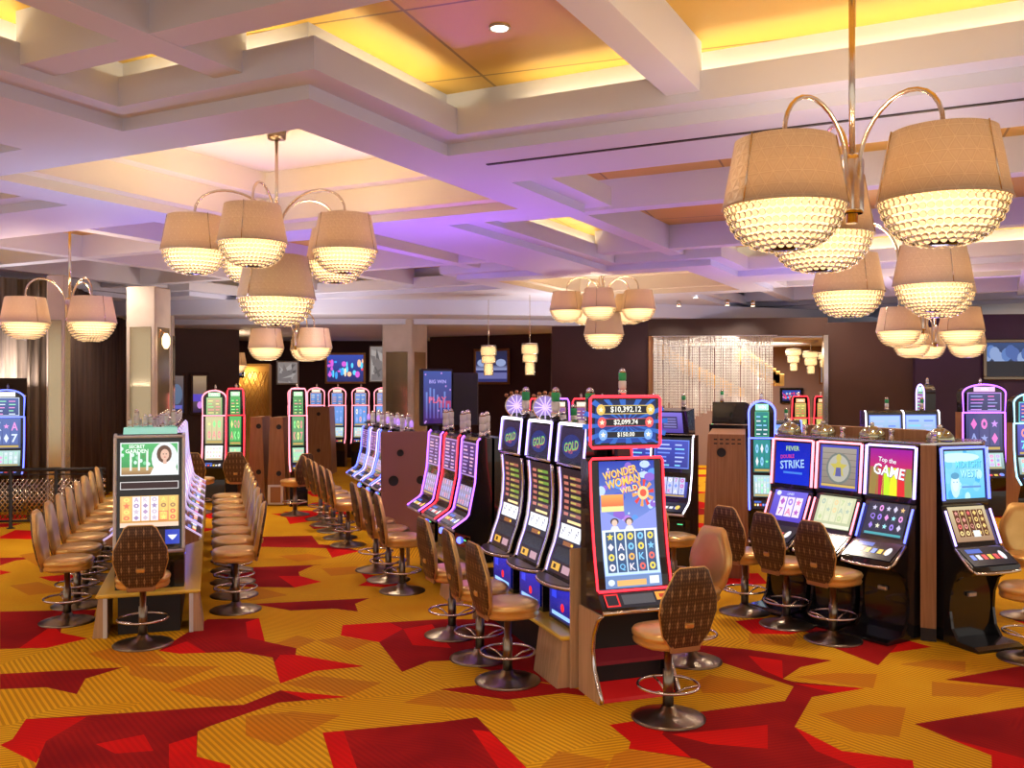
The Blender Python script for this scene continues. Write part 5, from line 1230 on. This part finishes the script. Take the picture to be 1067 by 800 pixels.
# railing with lattice panel
a, b = Vector((-8.9, 15.2)), Vector((-6.7, 15.5)); Lr = (b - a).length; rzz = math.atan2((b - a).y, (b - a).x)
t = thing('railing', 'dark railing with woven lattice panel at far left', 'railing', (a.x, a.y, 0), rzz)
m = MB(); m.tube([(0, 0, .95), (Lr, 0, .95)], .03, 8); m.tube([(0, 0, .87), (Lr, 0, .87)], .012, 6); m.tube([(0, 0, .12), (Lr, 0, .12)], .02, 6); m.build('handrail', BLACKM, t)
for x in (.05, .75, 1.45, 2.15): m = MB(); m.lathe([(.07, .001), (.03, .02), (.03, .95)], 10, (x, 0, 0)); m.build('post', BLACKM, t)
m = MB()
for k in range(30):
    x = k * .075
    m.tube([(x, .0, .16), (min(x + .5, Lr), 0, .16 + min(.64, (min(x + .5, Lr) - x) * 1.28))], .009, 4); m.tube([(x, .012, .80), (min(x + .5, Lr), .012, .80 - min(.64, (min(x + .5, Lr) - x) * 1.28))], .009, 4)
m.build('lattice', NICKEL, t)
# gold lattice screen and pictures in the far left corner
q = atd(257, 26.5); t = thing('lattice_screen', 'golden criss-cross lattice screen behind the far left machines', 'screen', (q.x, q.y, 0))
m = MB()
for k in range(-8, 9):
    for s in (-1, 1): 
        x0 = k * .16; p0 = (max(-.55, min(.55, x0 - s * .8)), 0, 1.2); 
        m.tube([(max(-.6, min(.6, x0)), 0, 1.3 + max(0, abs(x0) - .6)), (max(-.6, min(.6, x0 + s * .7)), 0, 1.3 + 1.4)], .014, 4)
m.build('lattice', mat('gold_strip', (.8, .5, .15), .3, .8), t)
m = MB(); m.box(-.66, -.60, -.05, .05, .001, 2.85); m.box(.60, .66, -.05, .05, .001, 2.85); m.box(-.66, .66, -.05, .05, 2.85, 2.92); m.build('frame', mat('gold_frame', (.7, .45, .15), .35, .7), t)
m = MB(); m.box(-.6, .6, .35, .4, .001, 2.9); m.build('back_panel', mat('amber_panel', (.7, .4, .12), .4), t)
light('lattice_lamp', 'POINT', (q.x, q.y + .18, 2.6), 14, (1, .7, .3), shadow_soft_size=.1)
for k, px in enumerate((185, 208)):
    q = Vector((-7.75, 23.32)) if k else Vector((-8.23, 23.06)); framed(('arched glowing display at far left of the lattice screen', 'purple glowing display beside the arched one')[k], (q.x, q.y, 0), .32, .9, CAMZ - .25, R(28), BROWNW, (lambda c, r: (c.rect(0, 0, 1, 1, (.02, .03, .08), (.10, .07, .06)), c.ell(.5, .5, .42, .28, (.08, .12, .2), 1, 16), c.rect(.1, .1, .9, .2, (.1, .1, .4), l=2))) if k == 0 else (lambda c, r: (c.rect(0, 0, 1, 1, (.02, .01, .05), (.25, .16, .08)), c.rect(0, .3, 1, .5, (.08, .05, .4), l=1), c.ell(.5, .2, .2, .1, (.5, .2, .6), 2))), 'television')
q = atd(247, 26.44); framed('small glowing sign above the lattice screen', (q.x, q.y, 0), .30, .28, CAMZ + .38, 0, BLACK, lambda c, r: (c.rect(0, 0, 1, 1, (.05, .06, .12)), c.rect(.1, .3, .9, .5, (.3, .35, .6), l=1)))
# slot machines beyond the railing
arch_machine('blue edged slot machine glimpsed beyond the railing at far left', atd(10, 17.6), R(15), 'blue', (.1, .15, .4), ((.7, .8, 1), (.8, .3, .7), (.3, .8, .5)), random.Random(400), 2.1, .6)
arch_machine('red edged slot machine turned sideways beyond the railing at far left', atd(47, 17.9), R(60), 'red', (.1, .05, .2), ((.7, .1, .3), (.3, .2, .8)), random.Random(401), 2.0, .45)

# ================================================================ lights of the room
for k, (x, y) in enumerate(DL):
    pass
for k, (bi, bj, u0, u1, v0, v1, poly) in enumerate(coffer_boxes):
    um, vm = (min(p[0] for p in poly) + max(p[0] for p in poly)) / 2, (v0 + v1) / 2
    # cove strips resting behind the fascia wash the gold panels; downlights in the panels light the room
    mid_ = offset(poly, .04); ne = len(mid_)
    for e in range(ne):
        a_, b_ = Vector(mid_[e]), Vector(mid_[(e + 1) % ne]); c_ = (a_ + b_) / 2; ln = (b_ - a_).length * H * .8; p = uv(c_.x, c_.y)
        if p.y > 17 or p.y < -1 or abs(p.x) > 11: continue
        dd = uv(b_.x, b_.y) - uv(a_.x, a_.y)
        light('cove_strip', 'AREA', (p.x, p.y, lv(1.12)), 3.5 * ln, (1, .78, .42), (R(180), 0, math.atan2(dd.y, dd.x)), None, shape='RECTANGLE', size=ln, size_y=.05)
    if (bi, bj) == (-1, 0): spots = [(-4.3, 2.9), (-2.6, 4.9), (-3.9, 1.6)]
    else: spots = [(bi * PU + 1.2, bj * PV + 3.0), (bi * PU + 4.0, bj * PV + 2.2), (bi * PU + 2.6, bj * PV + 4.4), (bi * PU + 2.6, bj * PV + 1.5)]
    for q, s in enumerate(spots):
        if s[0] > max(p[0] for p in poly) - .3 or s[0] < min(p[0] for p in poly) + .3: continue
        p = uv(*s)
        if p.y < -3 or p.y > 23: continue
        downlight(p, lv(1.274) - .001, 'small round downlight set in a gold ceiling coffer', 260)
for x, y, pw in ((-4.5, 19.0, 60), (1.2, 19.0, 60), (6.0, 17.5, 50), (-8.2, 15.5, 40)):
    light('added_ceiling_fill', 'AREA', (x, y, 2.3), pw, (1, .86, .78), (R(180), 0, 0), None, size=.6)  # added warm fill lights, facing up to brighten the ceiling toward the back
# added coloured uplights standing in for machine topper glow on the ceiling
for x, y, c_, pw in ((-3.5, 8.6, (.55, .65, 1), 55), (2.6, 6.0, (.8, .75, 1), 30), (-3.6, 11.2, (.40, .30, 1), 60), (-.6, 10.6, (.45, .15, 1), 80), (-1.9, 14.2, (.42, .12, 1), 80), (.4, 8.8, (.6, .3, 1), 22), (4.4, 10.2, (.55, .3, 1), 50), (4.2, 14.5, (.5, .3, 1), 70), (8.6, 17.5, (.5, .25, 1), 60), (-7.5, 12.0, (.5, .25, 1), 40)):
    light('added_uplight', 'AREA', (x, y, 2.3), pw * .45, c_, (R(180), 0, 0), None, size=.5)
